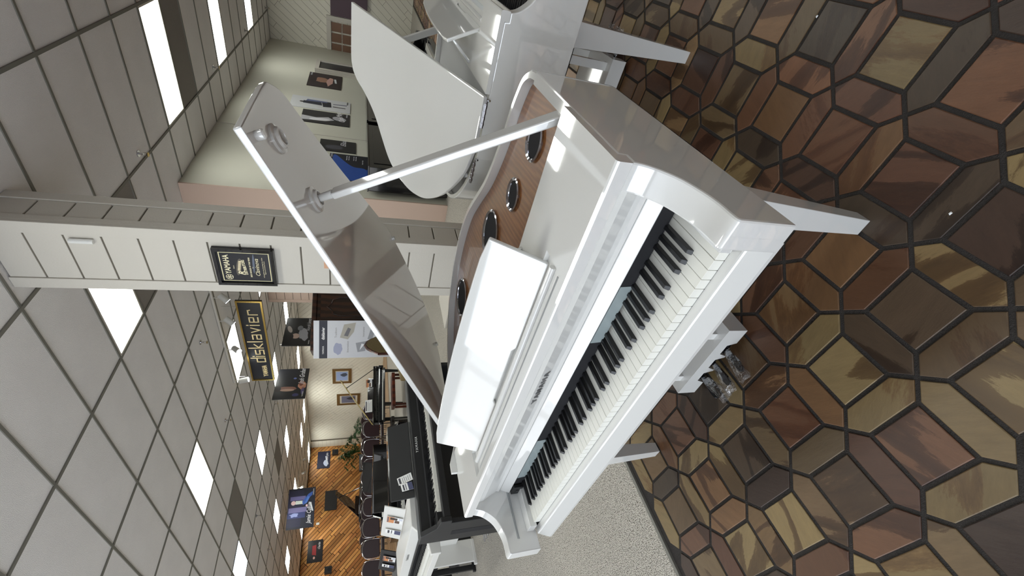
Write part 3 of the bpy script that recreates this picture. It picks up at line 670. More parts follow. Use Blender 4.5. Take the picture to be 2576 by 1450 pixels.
# ------------------------------------------------------------------ digital consoles and uprights
def console(name, label, loc, rz, m, w_=1.36, zk=.69, ztop=.82, depth=.40, keys='row', group=None, desk=True, style='frame', dx=0.0, papers=(), logo='YAMAHA'):
    """cabinet piano; local x along the keys, front toward -y, key fronts at y=0"""
    t = thing(name, label, 'piano', loc, rz, group); h = w_/2
    for s in (-1, 1):
        a, b_ = min(s*(h-.035), s*h), max(s*(h-.035), s*h)
        y0 = {'slab': -.03, 'frame': depth-.14, 'setback': depth-.22}[style]
        sp = MB().prism([(-.07, zk-.075), (-.07, zk+.002), (.04, zk+.018), (.13, ztop-.02), (.15, ztop), (depth, ztop), (depth, 0), (y0, 0), (y0, zk-.075)], a, b_, lambda p, q, c: (c, p, q)).build('side_panel', m, t, bevel=.004)
        if style == 'slab':
            e = s*(h+.001); MB().box(min(e, e-s*.004), max(e, e-s*.004), depth*.38, depth*.62, .06, zk-.10).build('side_slot', felt, sp)
        if style == 'frame': MB().hexa([(a, -.06, .03), (b_, -.06, .03), (b_, -.01, .03), (a, -.01, .03)], [(a, -.06, zk-.075), (b_, -.06, zk-.075), (b_, -.01, zk-.075), (a, -.01, zk-.075)]).build('leg', m, t, bevel=.002)
        MB().box(a-.003, b_+.003, -.08 if style == 'frame' else y0-.03, depth-.003, 0, .035).build('foot', m, t, bevel=.006)
    MB().box(-h+.035, h-.035, depth-.03, depth-.01, .05 if style == 'slab' else .2, zk-.03).build('back_panel', m, t)
    MB().box(-h+.035, h-.035, -.065, -.002, zk-.07, zk-.022).build('key_slip', m, t, bevel=.004)
    MB().box(-h+.035, h-.035, -.002, depth-.01, zk-.07, zk-.028).build('key_bed', m, t)
    MB().prism([(.152, zk+.045), (.155, ztop-.01), (.16, ztop), (depth, ztop), (depth, ztop-.02), (.18, ztop-.03), (.17, zk+.03)], -h+.036, h-.036, lambda p, q, c: (c, p, q)).build('top_board', m, t, bevel=.002)
    MB().prism([(.150, zk-.01), (.138, zk+.035), (.150, zk+.045), (.168, zk+.03), (.168, zk-.01)], -h+.036, h-.036, lambda p, q, c: (c, p, q)).build('fallboard', felt if m not in (white, white_console) else satin, t)
    for s in (-1, 1): MB().box(min(s*.6125, s*(h-.036)), max(s*.6125, s*(h-.036)), -.002, .15, zk-.027, zk+.012).build('cheek_block', m, t)
    add_keys(t, 0.0, zk, parts=False)
    if logo: text(logo, .03, (0, .149, ztop-.035), (1, 0, 0), (0, -.1, 1), paper if m not in (white, white_console) else logo_grey, t, 'logo', space=1.25)
    if desk:
        d = MB().hexa([(-.33+dx, depth-.06, ztop+.004), (.33+dx, depth-.06, ztop+.004), (.33+dx, depth-.048, ztop+.002), (-.33+dx, depth-.048, ztop+.002)],
                      [(-.32+dx, depth-.0, ztop+.18), (.32+dx, depth-.0, ztop+.18), (.32+dx, depth+.012, ztop+.178), (-.32+dx, depth+.012, ztop+.178)]).build('music_desk', m, t, bevel=.004)
    pb = MB().box(-.17, .17, depth-.14, depth-.04, 0, .12).build('pedal_box', m, t, bevel=.003)
    for x in (-.075, 0, .075):
        p = MB().box(x-.011, x+.011, depth-.24, depth-.14, .045, .055).build('pedal', steel, pb, bevel=.003)
    return t
def flyer(label, loc, xd, yd, w_, h_, kind, group=None):
    """printed sheet; loc is its lower middle, xd to its right, yd up its face"""
    xd = Vector(xd).normalized(); yd = Vector(yd).normalized(); n = xd.cross(yd); o = Vector(loc)
    P = lambda a, b_, c=0: tuple(o+xd*a*w_+yd*b_*h_+n*c)
    t = MB().hexa([P(-.5, 0), P(.5, 0), P(.5, 1), P(-.5, 1)], [P(-.5, 0, .002), P(.5, 0, .002), P(.5, 1, .002), P(-.5, 1, .002)]).build('flyer', paper, None)
    tag(t, label, 'flyer', group)
    def blk(a, b_, c, d, col, k=.0024):
        MB().add([P(a, b_, k), P(c, b_, k), P(c, d, k), P(a, d, k)], [(0, 1, 2, 3)]).build('printed_block', flat(col), t)
    if kind == 'photo':
        blk(-.5, .55, .5, 1, (206, 138, 88)); blk(-.45, .2, .0, .5, (96, 72, 60), .0026); blk(.05, .35, .42, .8, (60, 48, 44), .0028); blk(-.42, .9, .42, .97, (90, 90, 110), .003)
        for i in range(3): blk(.08, .06+.08*i, .42, .09+.08*i, (150, 156, 190))
    elif kind == 'band':
        blk(-.5, 0, .5, .4, (70, 74, 104)); blk(-.42, .55, .4, .62, (90, 90, 100)); blk(-.42, .72, .35, .85, (60, 60, 70))
    else:
        for i in range(5): blk(-.4, .12+.13*i, .38-.07*(i % 3), .15+.13*i, (110, 110, 112))
        blk(-.38, .78, .38, .92, (70, 70, 76))
    return t
k1 = console('digital_piano', 'black digital piano left of the white grand, facing right', (-2.13, 1.285, 0), PI/2, satin, w_=1.42, zk=.70, ztop=.815, depth=.29, style='slab', dx=-.06)
k2 = console('digital_piano', 'white digital piano beyond the black one, flyers on its desk', (-3.32, .63, 0), 0, white_console, w_=1.42, zk=.70, ztop=.83, depth=.44, style='setback', dx=.12)
k3 = console('digital_piano', 'dark grey digital piano behind the white one at the frame edge', (-4.78, .86, 0), 0, satin, w_=1.36, zk=.67, ztop=.78, depth=.36, dx=.1)
k4 = console('digital_piano', 'low black digital piano behind the chairs by the left edge', (-7.2, 3.2, 0), math.radians(30), black, w_=1.36, zk=.72, ztop=.9, depth=.42)
flyer('white handwritten-style price sheet leaning on the black digital piano desk', (-2.352, 1.06, .83), (0, 1, .22), (-.36, -.2, 1), .06, .115, 'text')
flyer('small dark coloured leaflet beside the price sheet', (-2.350, .985, .83), (0, 1, .2), (-.36, 0, 1), .06, .09, 'band')
flyer('orange photo flyer on the desk of the white digital piano', (-3.08, .999, .845), (1, 0, 0), (0, .33, 1), .12, .14, 'photo')
flyer('narrow blue and white flyer on the desk of the white digital piano', (-3.34, .999, .845), (1, 0, 0), (0, .33, 1), .085, .14, 'band')
flyer('orange photo flyer on the dark grey digital piano', (-4.55, 1.15, .795), (1, 0, 0), (0, .33, 1), .14, .14, 'photo')
flyer('blue and white strip flyer on the dark grey digital piano', (-4.78, 1.15, .795), (1, 0, 0), (0, .33, 1), .085, .14, 'band')
def upright(label, loc, rz, h_=1.12, m=black):
    t = thing('upright_piano', label, 'piano', loc, rz, 'black upright pianos along the poster wall'); w_ = .75
    MB().box(-w_, w_, .22, .58, .08, h_).build('case', m, t, bevel=.004); MB().box(-w_-.01, w_+.01, .20, .585, h_, h_+.02).build('lid', m, t, bevel=.004)
    MB().box(-w_+.12, w_-.12, .212, .22, .78, h_-.06).build('upper_panel', m, t, bevel=.003); MB().box(-w_+.1, w_-.1, .212, .22, .12, .52).build('lower_panel', m, t)
    for s in (-1, 1):
        MB().box(min(s*w_, s*(w_-.05)), max(s*w_, s*(w_-.05)), -.05, .22, .58, .76).build('arm', m, t, bevel=.01); MB().box(min(s*w_, s*(w_-.06)), max(s*w_, s*(w_-.06)), -.04, .02, .05, .58).build('leg', m, t, bevel=.004)
        MB().box(min(s*w_, s*(w_-.07)), max(s*w_, s*(w_-.07)), -.06, .58, 0, .08).build('toe_block', m, t, bevel=.004)
    MB().box(-w_+.05, w_-.05, -.04, .22, .58, .64).build('key_bed', m, t); add_keys(t, 0, .70, parts=False); MB().box(-w_+.05, w_-.05, .15, .22, .64, .78).build('fallboard', m, t)
    for x in (-.08, 0, .08): MB().box(x-.015, x+.015, .12, .22, .06, .075).build('pedal', brass, t)
    return t
upright('black upright piano at the near end of the poster wall', (-1.51, 5.85, 0), PI/2)
upright('black upright piano under the walking-figure poster', (-1.51, 7.5, 0), PI/2)
upright('black upright piano below the dark interior window', (-1.51, 9.15, 0), PI/2)
upright('black upright piano at the far end of the poster wall', (-1.51, 10.8, 0), PI/2)
bk = tag(MB().box(-2.3, -1.5, 2.62, 3.1, 0, .36).build('plinth', trim_m, None, bevel=.01), 'low cream plinth behind the foot of the plank pillar', 'plinth')
text('Clavinova', .16, (-1.78, 2.618, .14), (1, 0, 0), (0, 0, 1), printgrey, bk, 'lettering', shear=.3)

# ------------------------------------------------------------------ signs and posters
def panel(name, label, cat, L, R, zt, zb, m, thick=.012, frame=None, fw=.03, group=None, hang=True):
    """flat board between ground points L and R (left, right as seen), from zb to zt; returns thing and a mapper (u right, v up)"""
    Lv = Vector((L[0], L[1], 0)); Rv = Vector((R[0], R[1], 0)); xd = (Rv-Lv); W = xd.length; xd.normalize(); n = Vector((xd.y, -xd.x, 0)); H = zt-zb
    P = lambda u, v, c=0: tuple(Lv+xd*u*W+n*c+Vector((0, 0, zb+v*H)))
    t = thing(name, label, cat, tuple((Lv+Rv)/2+Vector((0, 0, zb))), 0, group); off = -Vector(t.location)
    def add(nm, poly, c0, c1, mm, par=None):
        mb = MB().hexa([tuple(Vector(P(u, v, c0))+off) for u, v in poly], [tuple(Vector(P(u, v, c1))+off) for u, v in poly])
        return mb.build(nm, mm, par or t)
    bd = add('board', [(0, 0), (1, 0), (1, 1), (0, 1)], -thick, 0, m)
    if frame:
        a, b_ = fw/W, fw/H
        for pl in ([(0, 0), (1, 0), (1-a, b_), (a, b_)], [(1, 0), (1, 1), (1-a, 1-b_), (1-a, b_)], [(1, 1), (0, 1), (a, 1-b_), (1-a, 1-b_)], [(0, 1), (0, 0), (a, b_), (a, 1-b_)]): add('frame_side', pl, -.002, .014, frame)
    def art(poly, col, c=.0006, nm='printed_shape'):
        q = [tuple(Vector(P(u, v, c))+off) for u, v in poly]
        return MB().add(q, [tuple(range(len(q)))]).build(nm, flat(col) if isinstance(col, tuple) else col, bd)
    def wr(s, size, u, v, mm, shear=0, align='CENTER', sx=1.0, c=.0015, bold=0, rot=0, space=1.0):
        yd = Vector((0, 0, 1)); x_ = xd*math.cos(rot)+yd*math.sin(rot); y_ = yd*math.cos(rot)-xd*math.sin(rot)
        return text(s, size, tuple(Vector(P(u, v, c))+off), x_, y_, mm, bd, 'lettering', shear=shear, align=align, sx=sx, bold=bold, space=space)
    if hang:
        for u in (.06, .94): 
            p = Vector(P(u, 1, -.004)); MB().cyl(tuple(p+off), tuple(Vector((p.x, p.y, HC))+off), .0025, n=5).build('hanging_wire', steel, t)
    return t, art, wr
def ell(cx, cy, rx, ry, rot=0, n=18, wob=0, seed=1):
    rr = random.Random(seed); out = []
    for i in range(n):
        a = 2*PI*i/n; r = 1+rr.uniform(-wob, wob); x = rx*r*math.cos(a); y = ry*r*math.sin(a)
        out.append((cx+x*math.cos(rot)-y*math.sin(rot), cy+x*math.sin(rot)+y*math.cos(rot)))
    return out
cream = flat((236, 226, 190)); silver = flat((206, 208, 214)); lwhite = flat((240, 240, 242)); grey = flat((130, 130, 134))
# award plaque on the pillar
t, art, wr = panel('award_plaque', 'black framed award plaque with gold border on the plank pillar', 'plaque', (-1.318, 2.128), (-1.005, 2.128), 2.198, 1.822, poster_blk, .02, frame=black, fw=.022, hang=False)
for pl in ([(.1, .09), (.9, .09), (.885, .104), (.115, .104)], [(.9, .09), (.9, .91), (.885, .896), (.885, .104)], [(.9, .91), (.1, .91), (.115, .896), (.885, .896)], [(.1, .91), (.1, .09), (.115, .104), (.115, .896)]): art(pl, (232, 222, 176))
wr('YAMAHA', .050, .57, .80, cream, sx=.8, bold=.0008); wr('Selects', .011, .5, .70, cream); wr('Riverton', .036, .45, .60, cream, shear=.35, bold=.0006) if False else None
wr('Reifsnyder', .030, .47, .60, cream, shear=.25, rot=-.12, bold=.0006) if False else wr('R', .055, .33, .58, cream, shear=.3, bold=.001)
for i in range(7): art([(.40+i*.04, .60-.006*i), (.432+i*.04, .60-.006*i), (.432+i*.04, .645-.006*i), (.40+i*.04, .645-.006*i)], (220, 206, 170))
art(ell(.5, .615, .24, .045, -.15, 22), (90, 84, 74), .0005)
wr('DISTRIBUTORS', .026, .5, .52, cream, rot=.10, sx=.75, bold=.0007); wr('2023 DEALER OF THE YEAR', .0145, .5, .43, cream, bold=.0003); wr('for', .011, .5, .385, cream)
wr('Clavinova', .040, .5, .31, cream, shear=.3); wr('in Recognition of an Outstanding Year of Sales', .0095, .5, .215, cream); wr('Support and Customer Service', .0095, .5, .185, cream)
art(ell(.60, .365, .27, .018, -.05), (96, 104, 120))
art(ell(.215, .80, .075, .062, 0, 24), (236, 226, 190)); art(ell(.215, .80, .064, .053, 0, 24), (22, 22, 28), .0009)
for k in range(3):
    a = k*PI/3+PI/2; dx, dy = math.cos(a)*.055, math.sin(a)*.046; px_, py_ = -math.sin(a)*.008, math.cos(a)*.007
    art([(.215-dx-px_, .80-dy-py_), (.215+dx-px_, .80+dy-py_), (.215+dx+px_, .80+dy+py_), (.215-dx+px_, .80-dy+py_)], (236, 226, 190), .0012)
# large gold-framed hanging sign
t, art, wr = panel('hanging_sign', 'long black and gold framed sign hanging under the track lights', 'sign', (-6.50, 5.31), (-4.42, 5.33), 3.15, 2.755, poster_blk, .03, frame=brass, fw=.028)
gl_ = flat((236, 214, 160))
wr('YAMAHA', .115, .135, .34, gl_, sx=.68, bold=.003)
def stroke(pts, w_, col=gl_):
    for (a, b_), (c, d) in zip(pts[:-1], pts[1:]):
        asp = 2.08/.395; dx, dy = (c-a)*asp, d-b_; L_ = math.hypot(dx, dy); nx, ny = -dy/L_*w_/asp, dx/L_*w_; ex, ey = dx/L_*w_/asp, dy/L_*w_
        art([(a-ex-nx, b_-ey-ny), (c+ex-nx, d+ey-ny), (c+ex+nx, d+ey+ny), (a-ex+nx, b_-ey+ny)], col, .001)
x0, gw = .262, .067; lo_, mid, hi_, asc = .26, .43, .60, .84
def X(i, f): return x0+(i+f*.78)*gw
stroke([(X(0, 1), asc), (X(0, 1), lo_), (X(0, 0), lo_), (X(0, 0), hi_), (X(0, .75), hi_)], .028)
stroke([(X(1.12, 0), hi_), (X(1.12, 0), lo_)], .028); stroke([(X(1.12, 0), .70), (X(1.12, 0), .74)], .028)
stroke([(X(1.55, 1), hi_), (X(1.55, 0), hi_), (X(1.55, 0), mid), (X(1.55, 1), mid), (X(1.55, 1), lo_), (X(1.55, 0), lo_)], .028)
stroke([(X(2.75, 0), asc), (X(2.75, 0), lo_)], .028); stroke([(X(2.75, .9), hi_), (X(2.75, .1), mid), (X(2.75, 1), lo_)], .028)
stroke([(X(3.95, 0), asc), (X(3.95, 0), lo_)], .028)
stroke([(X(4.45, 0), hi_), (X(4.45, 1), hi_), (X(4.45, 1), lo_), (X(4.45, 0), lo_), (X(4.45, 0), mid), (X(4.45, .9), mid)], .028)
stroke([(X(5.7, 0), hi_), (X(5.7, .5), lo_), (X(5.7, 1), hi_)], .028)
stroke([(X(6.95, 0), hi_), (X(6.95, 0), lo_)], .028); stroke([(X(6.95, 0), .70), (X(6.95, 0), .74)], .028)
stroke([(X(7.5, .1), mid), (X(7.5, 1), mid), (X(7.5, 1), hi_), (X(7.5, 0), hi_), (X(7.5, 0), lo_), (X(7.5, 1), lo_)], .028)
stroke([(X(8.75, 0), lo_), (X(8.75, 0), hi_), (X(8.75, .9), hi_), (X(8.75, 1), .53)], .028)
# hanging posters
t, art, wr = panel('hanging_poster', 'hanging black poster of a long-faced man with clasped hands and white signature', 'poster', (-9.06, 6.67), (-9.38, 7.92), 3.25, 2.47, poster_blk)
art(ell(.32, .62, .075, .30, 0, 20, .06), (150, 104, 88)); art(ell(.28, .60, .04, .22, 0), (206, 170, 150), .001); art(ell(.33, .9, .10, .10), (44, 30, 30), .0012)
art(ell(.42, .16, .13, .13, .3, 16, .12, 3), (196, 140, 114)); art(ell(.50, .20, .09, .08, .2, 14, .15, 4), (120, 70, 54), .001); art(ell(.25, .12, .12, .05), (92, 84, 130)); art(ell(.12, .32, .05, .1), (60, 60, 110)); art(ell(.66, .42, .03, .05), (84, 96, 150))
wr('Josh Groban', .19, .74, .20, lwhite, shear=.4, sx=.72); wr('YAMAHA', .05, .14, .10, lwhite)
t, art, wr = panel('hanging_poster', 'hanging black poster of a dark-haired woman, hand raised to her head', 'poster', (-9.07, 8.51), (-9.24, 9.83), 3.25, 2.48, poster_blk)
art(ell(.34, .58, .09, .15), (214, 186, 176)); art(ell(.40, .30, .22, .16, .3, 16, .15, 5), (170, 172, 182)); art(ell(.58, .82, .14, .07, .6), (196, 186, 182)); art(ell(.62, .45, .09, .1), (120, 122, 130)); art(ell(.30, .72, .12, .07), (34, 26, 28), .001)
wr('Norah Jones', .15, .74, .16, silver, shear=.4, sx=.8); wr('YAMAHA', .045, .12, .08, lwhite)
t, art, wr = panel('hanging_poster', 'hanging dark blue poster of a man seated in blue jeans by a window', 'poster', (-14.1, 5.39), (-13.83, 6.55), 3.2, 2.40, flat((26, 28, 42)))
art([(.05, 1), (.95, 1), (.95, .42), (.05, .50)], (34, 34, 58), .0003)
art([(.40, .96), (.52, .96), (.52, .3), (.40, .3)], (112, 108, 150)); art([(.70, .92), (.80, .92), (.80, .36), (.70, .36)], (104, 100, 146)); art([(.26, .98), (.40, .98), (.40, .34), (.26, .34)], (52, 60, 104)); art(ell(.34, .74, .05, .16, 0, 14, .3, 9), (140, 150, 196), .001)
art(ell(.64, .80, .055, .085), (222, 190, 190), .001); art([(.60, .72), (.69, .72), (.68, .42), (.60, .42)], (206, 214, 206), .0012); art([(.56, .44), (.66, .48), (.84, .26), (.90, .10), (.80, .12), (.70, .30)], (58, 92, 168), .0014); art([(.58, .40), (.62, .30), (.76, .20), (.78, .28)], (80, 120, 196), .0016)
art([(.40, .04), (.62, .14), (.62, .20), (.40, .10)], (210, 214, 220), .001); art(ell(.55, .30, .03, .04), (220, 190, 196), .0018)
wr('Jamie Cullum', .19, .36, .20, lwhite, shear=.4, sx=.62); wr('YAMAHA', .05, .88, .07, lwhite)
# wall posters on the right room wall, plane x = -2.15
def wallposter(label, y0, y1, zt, zb, m, group=None): return panel('wall_poster', label, 'poster', (-2.138, y0), (-2.138, y1), zt, zb, m, hang=False)
t, art, wr = wallposter('dark wall poster of a guitarist, nearest the interior window', 9.37, 10.27, 2.28, 1.62, flat((46, 34, 34)))
art(ell(.5, .62, .16, .24, 0, 16, .2, 2), (150, 112, 92)); art(ell(.45, .36, .32, .09, -.1, 14, .2, 3), (190, 150, 140), .001); art([(.4, .14), (.7, .18), (.68, .24), (.4, .2)], (200, 204, 208), .0012); art(ell(.5, .85, .25, .1), (40, 26, 24), .0012); wr('YAMAHA', .05, .88, .93, silver)
t, art, wr = wallposter('pale tall wall poster of a dark standing figure at a piano', 8.10, 8.68, 2.46, 1.42, flat((206, 208, 210)))
art(ell(.5, .82, .06, .04), (70, 60, 60)); art([(.4, .80), (.62, .80), (.66, .50), (.36, .48)], (40, 42, 56)); art([(.25, .46), (.75, .50), (.75, .34), (.3, .32)], (34, 36, 46), .001); art([(.62, .76), (.78, .74), (.76, .40), (.66, .40)], (96, 104, 140), .0012); art([(.35, .30), (.42, .30), (.40, .08), (.34, .08)], (60, 50, 56)); art([(.58, .30), (.64, .30), (.70, .06), (.62, .06)], (110, 110, 130)); wr('YAMAHA', .04, .85, .05, poster_blk)
t, art, wr = wallposter('black and white wall poster with pale drapery and white script', 7.45, 8.02, 2.22, 1.42, poster_blk)
art([(.15, 1), (.5, 1), (.42, .7), (.55, .45), (.35, .32), (.2, .5)], (186, 186, 190)); art(ell(.30, .62, .1, .22, .2), (225, 225, 228), .001); art(ell(.52, .22, .18, .14, .4), (170, 170, 176), .001); wr('Chris Maya', .14, .66, .20, lwhite, shear=.4, sx=.7, c=.002, rot=.2); wr('YAMAHA', .04, .85, .06, silver)
t, art, wr = wallposter('small black wall poster partly hidden by the near lid', 6.38, 6.80, 1.85, 1.30, poster_blk)
art(ell(.35, .6, .2, .25), (70, 70, 78)); wr('Elias', .12, .75, .35, silver, shear=.4)
t, art, wr = wallposter('dark wall poster with a bright blue curved grand piano lid', 5.45, 6.30, 1.68, 1.13, flat((26, 26, 34)))
art(spline([(.0, .0), (.45, .02), (.52, .35), (.66, .55), (.92, .80), (.94, .90), (.7, .93), (.35, .93), (0, .9)], 4), (38, 78, 158)); wr('YAMAHA', .04, .93, .95, silver)
for i, (u, v) in enumerate(((.86, .55), (.86, .49), (.86, .36), (.86, .30), (.74, .12))): wr('Modern design', .024, u, v, silver)
# sloping booth window and french window in the back corner
struct(MB().box(-2.16, -2.10, 10.32, 11.06, 1.17, 2.19).build('window_20', trim_m))
iw = thing('interior_window', 'dark interior window opening in the poster wall near the back corner', 'window', (-2.095, 10.69, 1.17), 0)
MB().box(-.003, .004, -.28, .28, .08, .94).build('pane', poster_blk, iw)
for a, b_, c, d in ((-.36, .36, .94, 1.02), (-.36, .36, 0, .08), (-.36, -.28, .081, .939), (.28, .36, .081, .939)): MB().box(-.005, .03, a, b_, c, d).build('frame_side', trim_m, iw)
fw_ = thing('french_window', 'white framed window with small brown panes in the white plank wall', 'window', (-1.86, 12.47, 1.05), 0)
for a, b_ in ((-.46, -.36), (.36, .46)): MB().box(a, b_, -.04, .02, 0, 1.0).build('frame_side', trim_m, fw_, bevel=.004)
MB().box(-.36, .36, -.04, .02, .9, 1.0).build('frame_side', trim_m, fw_); MB().box(-.36, .36, -.04, .02, 0, .1).build('frame_side', trim_m, fw_)
for i in range(3):
    for j in range(3):
        MB().box(-.34+i*.235, -.14+i*.235, -.012, 0, .12+j*.265, .36+j*.265).build('pane', flat((122, 92, 74), .2), fw_)
tag(MB().box(-1.38, -.7, 12.40, 12.48, 1.1, 1.95).build('banner', flat((84, 66, 76)), None), 'purple-brown hanging cloth right of the small-paned window', 'banner')
# framed pictures on the far white wall (y = 12.475)
for (x0, x1, z0, z1, c1, lab) in ((-16.08, -15.03, 1.36, 2.185, (150, 170, 214), 'gold framed picture of a blue seascape on the far white wall'), (-17.83, -16.93, .95, 2.02, (104, 104, 124), 'gold framed grey-blue picture, left of the seascape')):
    t, art, wr = panel('framed_picture', lab, 'picture', (x0, 12.455), (x1, 12.455), z1, z0, flat((196, 190, 176)), .02, frame=frame_gold, fw=.13, hang=False)
    art([(.2, .2), (.8, .2), (.8, .8), (.2, .8)], c1); art(ell(.6, .42, .12, .2, .3, 12, .3, 4), tuple(int(c*.45) for c in c1), .001)
# roll-up banner and wardrobe
t, art, wr = panel('roll_up_banner', 'grey and white roll-up banner with piano pictures and dark heading', 'banner', (-6.62, 5.93), (-5.92, 6.38), 2.1, .06, flat((206, 208, 216)), hang=False)
art([(0, .945), (1, .945), (1, .865), (0, .865)], (48, 50, 62)); wr('YAMAHA', .055, .22, .905, lwhite, sx=.8); wr('disklavier', .085, .66, .905, lwhite, bold=.002, sx=.85)
wr('Tradition', .06, .68, .78, grey); wr('Innovation', .06, .30, .66, grey); wr('Instrument', .05, .7, .50, grey)
art(ell(.25, .76, .16, .045, 0, 20, .1), (160, 164, 190)); art([(.55, .74), (.9, .70), (.95, .58), (.70, .60), (.5, .66)], (172, 168, 160)); art([(.6, .70), (.82, .66), (.78, .63), (.58, .66)], (110, 110, 116), .001)
art([(.15, .56), (.40, .58), (.45, .47), (.18, .48)], (150, 152, 160)); art([(.2, .54), (.36, .49), (.38, .52)], (230, 232, 238), .001); art([(.50, .46), (.84, .42), (.82, .37), (.5, .41)], (150, 152, 160))
MB().box(-.45, .45, -.08, .08, -.06, -.005).build('banner_foot', satin, t)
wd = thing('wardrobe', 'tall dark carved wooden cabinet behind the roll-up banner', 'cabinet', (-6.43, 6.9, 0), math.radians(59))
MB().box(-.66, .66, 0, .5, 0, 2.1).build('case', darkwood, wd, bevel=.01); MB().box(-.72, .72, -.07, .52, 2.1, 2.2).build('cornice', darkwood, wd, bevel=.02)
for s in (-1, 1):
    d = MB().box(min(s*.02, s*.62), max(s*.02, s*.62), -.025, 0, .15, 2.02).build('door', darkwood, wd, bevel=.006)
    pts = [(s*.10, -.035, .3), (s*.54, -.035, .3), (s*.54, -.035, 1.6), (s*.49, -.035, 1.75), (s*.40, -.035, 1.78), (s*.32, -.035, 1.88), (s*.24, -.035, 1.78), (s*.15, -.035, 1.75), (s*.10, -.035, 1.6), (s*.10, -.035, .3)]
    MB().tube(pts, .014, 6).build('door_moulding', darkwood, d); MB().cyl((s*.06, -.06, 1.0), (s*.06, -.02, 1.0), .018, n=10).build('handle', satin, d)
# track light with four heads
tl = thing('track_light', 'white ceiling track with four round spotlight heads above the gold-framed sign', 'track light', (-5.0, 5.02, HC), 0)
MB().box(-1.16, 1.9, -.018, .018, -.035, -.005).build('track', trim_m, tl)
for x, dx, dz, dy in ((.92, -.5, -.6, -.25), (.42, -.45, -.6, -.25), (-.27, .1, -.6, -.6), (-1.12, .15, -.8, .1)):
    hd = MB().cyl((x, 0, -.035), (x, 0, -.13), .008, n=8).build('spot_arm', trim_m, tl)
    v = Vector((dx, dy, dz)).normalized(); c = Vector((x, 0, -.17))
    MB().cyl(c-v*.07, c+v*.075, .046, .05, n=18).build('spot_head', mat('spot_paint', (190, 188, 182), .5) if 'spot_paint' not in MATS else MATS['spot_paint'], hd, smooth=True)
    MB().cyl(c+v*.076, c+v*.08, .044, n=18).build('spot_lens', spot_m, hd)
tl2 = thing('track_light', 'small ceiling track light in front of the orange wood wall', 'track light', (-17.2, 8.8, HC), 0)
MB().box(-.018, .018, -.7, .7, -.035, -.005).build('track', trim_m, tl2)
for y in (-.6, 0, .6): hd = MB().cyl((0, y, -.03), (0, y, -.16), .01, n=6).build('spot_arm', trim_m, tl2); MB().cyl((-.03, y, -.14), (.08, y, -.24), .045, n=10).build('spot_head', MATS['spot_paint'], hd)
# sprinkler heads
SPL = ['nearest sprinkler head above the tip of the raised white lid', 'sprinkler head beside the second ceiling light of the right room', 'sprinkler head beside the third ceiling light of the right room', 'sprinkler head by the back plank wall of the right room',
       'sprinkler head above the track spotlights', 'sprinkler head left of the track spotlights', 'sprinkler head before the bluish ceiling light', 'sprinkler head left of the hanging dark blue poster', 'sprinkler head beside the clasped-hands poster', 'small sprinkler head over the chairs']
for (x, y), lb in zip(((-1.455, 4.26), (-1.455, 7.3), (-1.455, 9.77), (-1.47, 12.2), (-4.27, 4.28), (-6.24, 4.27), (-10.18, 4.27), (-12.4, 4.3), (-10.1, 7.28), (-14.6, 7.3)), SPL):
    s_ = thing('sprinkler_head', lb, 'sprinkler', (x, y, HC), 0, 'ceiling sprinkler heads')
    MB().cyl((0, 0, -.004), (0, 0, .004), .034, n=14).build('escutcheon', steel, s_); MB().cyl((0, 0, -.04), (0, 0, -.004), .011, n=8).build('pipe', steel, s_)
    MB().cyl((0, 0, -.085), (0, 0, -.081), .022, n=12).build('deflector', brass, s_); MB().tube([(.014, 0, -.04), (.018, 0, -.06), (.004, 0, -.081)], .0025, 5).tube([(-.014, 0, -.04), (-.018, 0, -.06), (-.004, 0, -.081)], .0025, 5).build('yoke', steel, s_)
# wood wall items (x = -21.5)
t, art, wr = panel('wall_poster', 'dark blue poster of a pianist in white on the orange wood wall', 'poster', (-21.47, 11.15), (-21.47, 12.1), 3.0, 2.38, flat((30, 34, 60)), hang=False)
art(ell(.3, .35, .2, .18, .5, 12, .2, 4), (190, 200, 226)); art([(.2, .1), (.7, .3), (.7, .4), (.25, .25)], (200, 206, 220), .001); wr('Elton John', .16, .68, .25, lwhite, shear=.4, sx=.6)
t, art, wr = panel('wall_poster', 'black poster of a figure in red on the orange wood wall', 'poster', (-21.47, 6.75), (-21.47, 7.68), 3.12, 2.48, poster_blk, hang=False)
art([(.35, .7), (.75, .7), (.78, .45), (.3, .42)], (150, 40, 44)); art(ell(.2, .55, .06, .07), (214, 170, 160)); wr('Charles', .14, .72, .25, lwhite, shear=.4, sx=.7)
tv = thing('television', 'large black television on the orange wood wall above the stage piano', 'television', (-21.42, 9.4, 1.95), 0)
MB().box(0, .05, -.48, .48, 0, .56).build('screen', poster_blk, tv, bevel=.006); MB().box(-.06, -.001, -.1, .1, .2, .4).build('bracket', satin, tv)
def wallspk(y, z, lab):
    s_ = thing('wall_speaker', lab, 'speaker', (-21.4, y, z), 0); MB().box(0, .16, -.14, .14, 0, .3).build('cabinet', satin, s_, bevel=.006); MB().cyl((.161, 0, .1), (.165, 0, .1), .08, n=14).build('speaker_cone', felt, s_); MB().box(-.08, -.001, -.02, .02, .1, .2).build('bracket', satin, s_)
wallspk(11.9, 1.98, 'small black speaker on the wood wall beside the palm'); wallspk(6.3, 2.05, 'small black speaker on the wood wall at the frame edge')
tag(MB().box(-21.48, -21.46, 8.35, 8.45, 2.7, 2.84).build('wall_switch', paper), 'small white box on the orange wood wall', 'wall box')
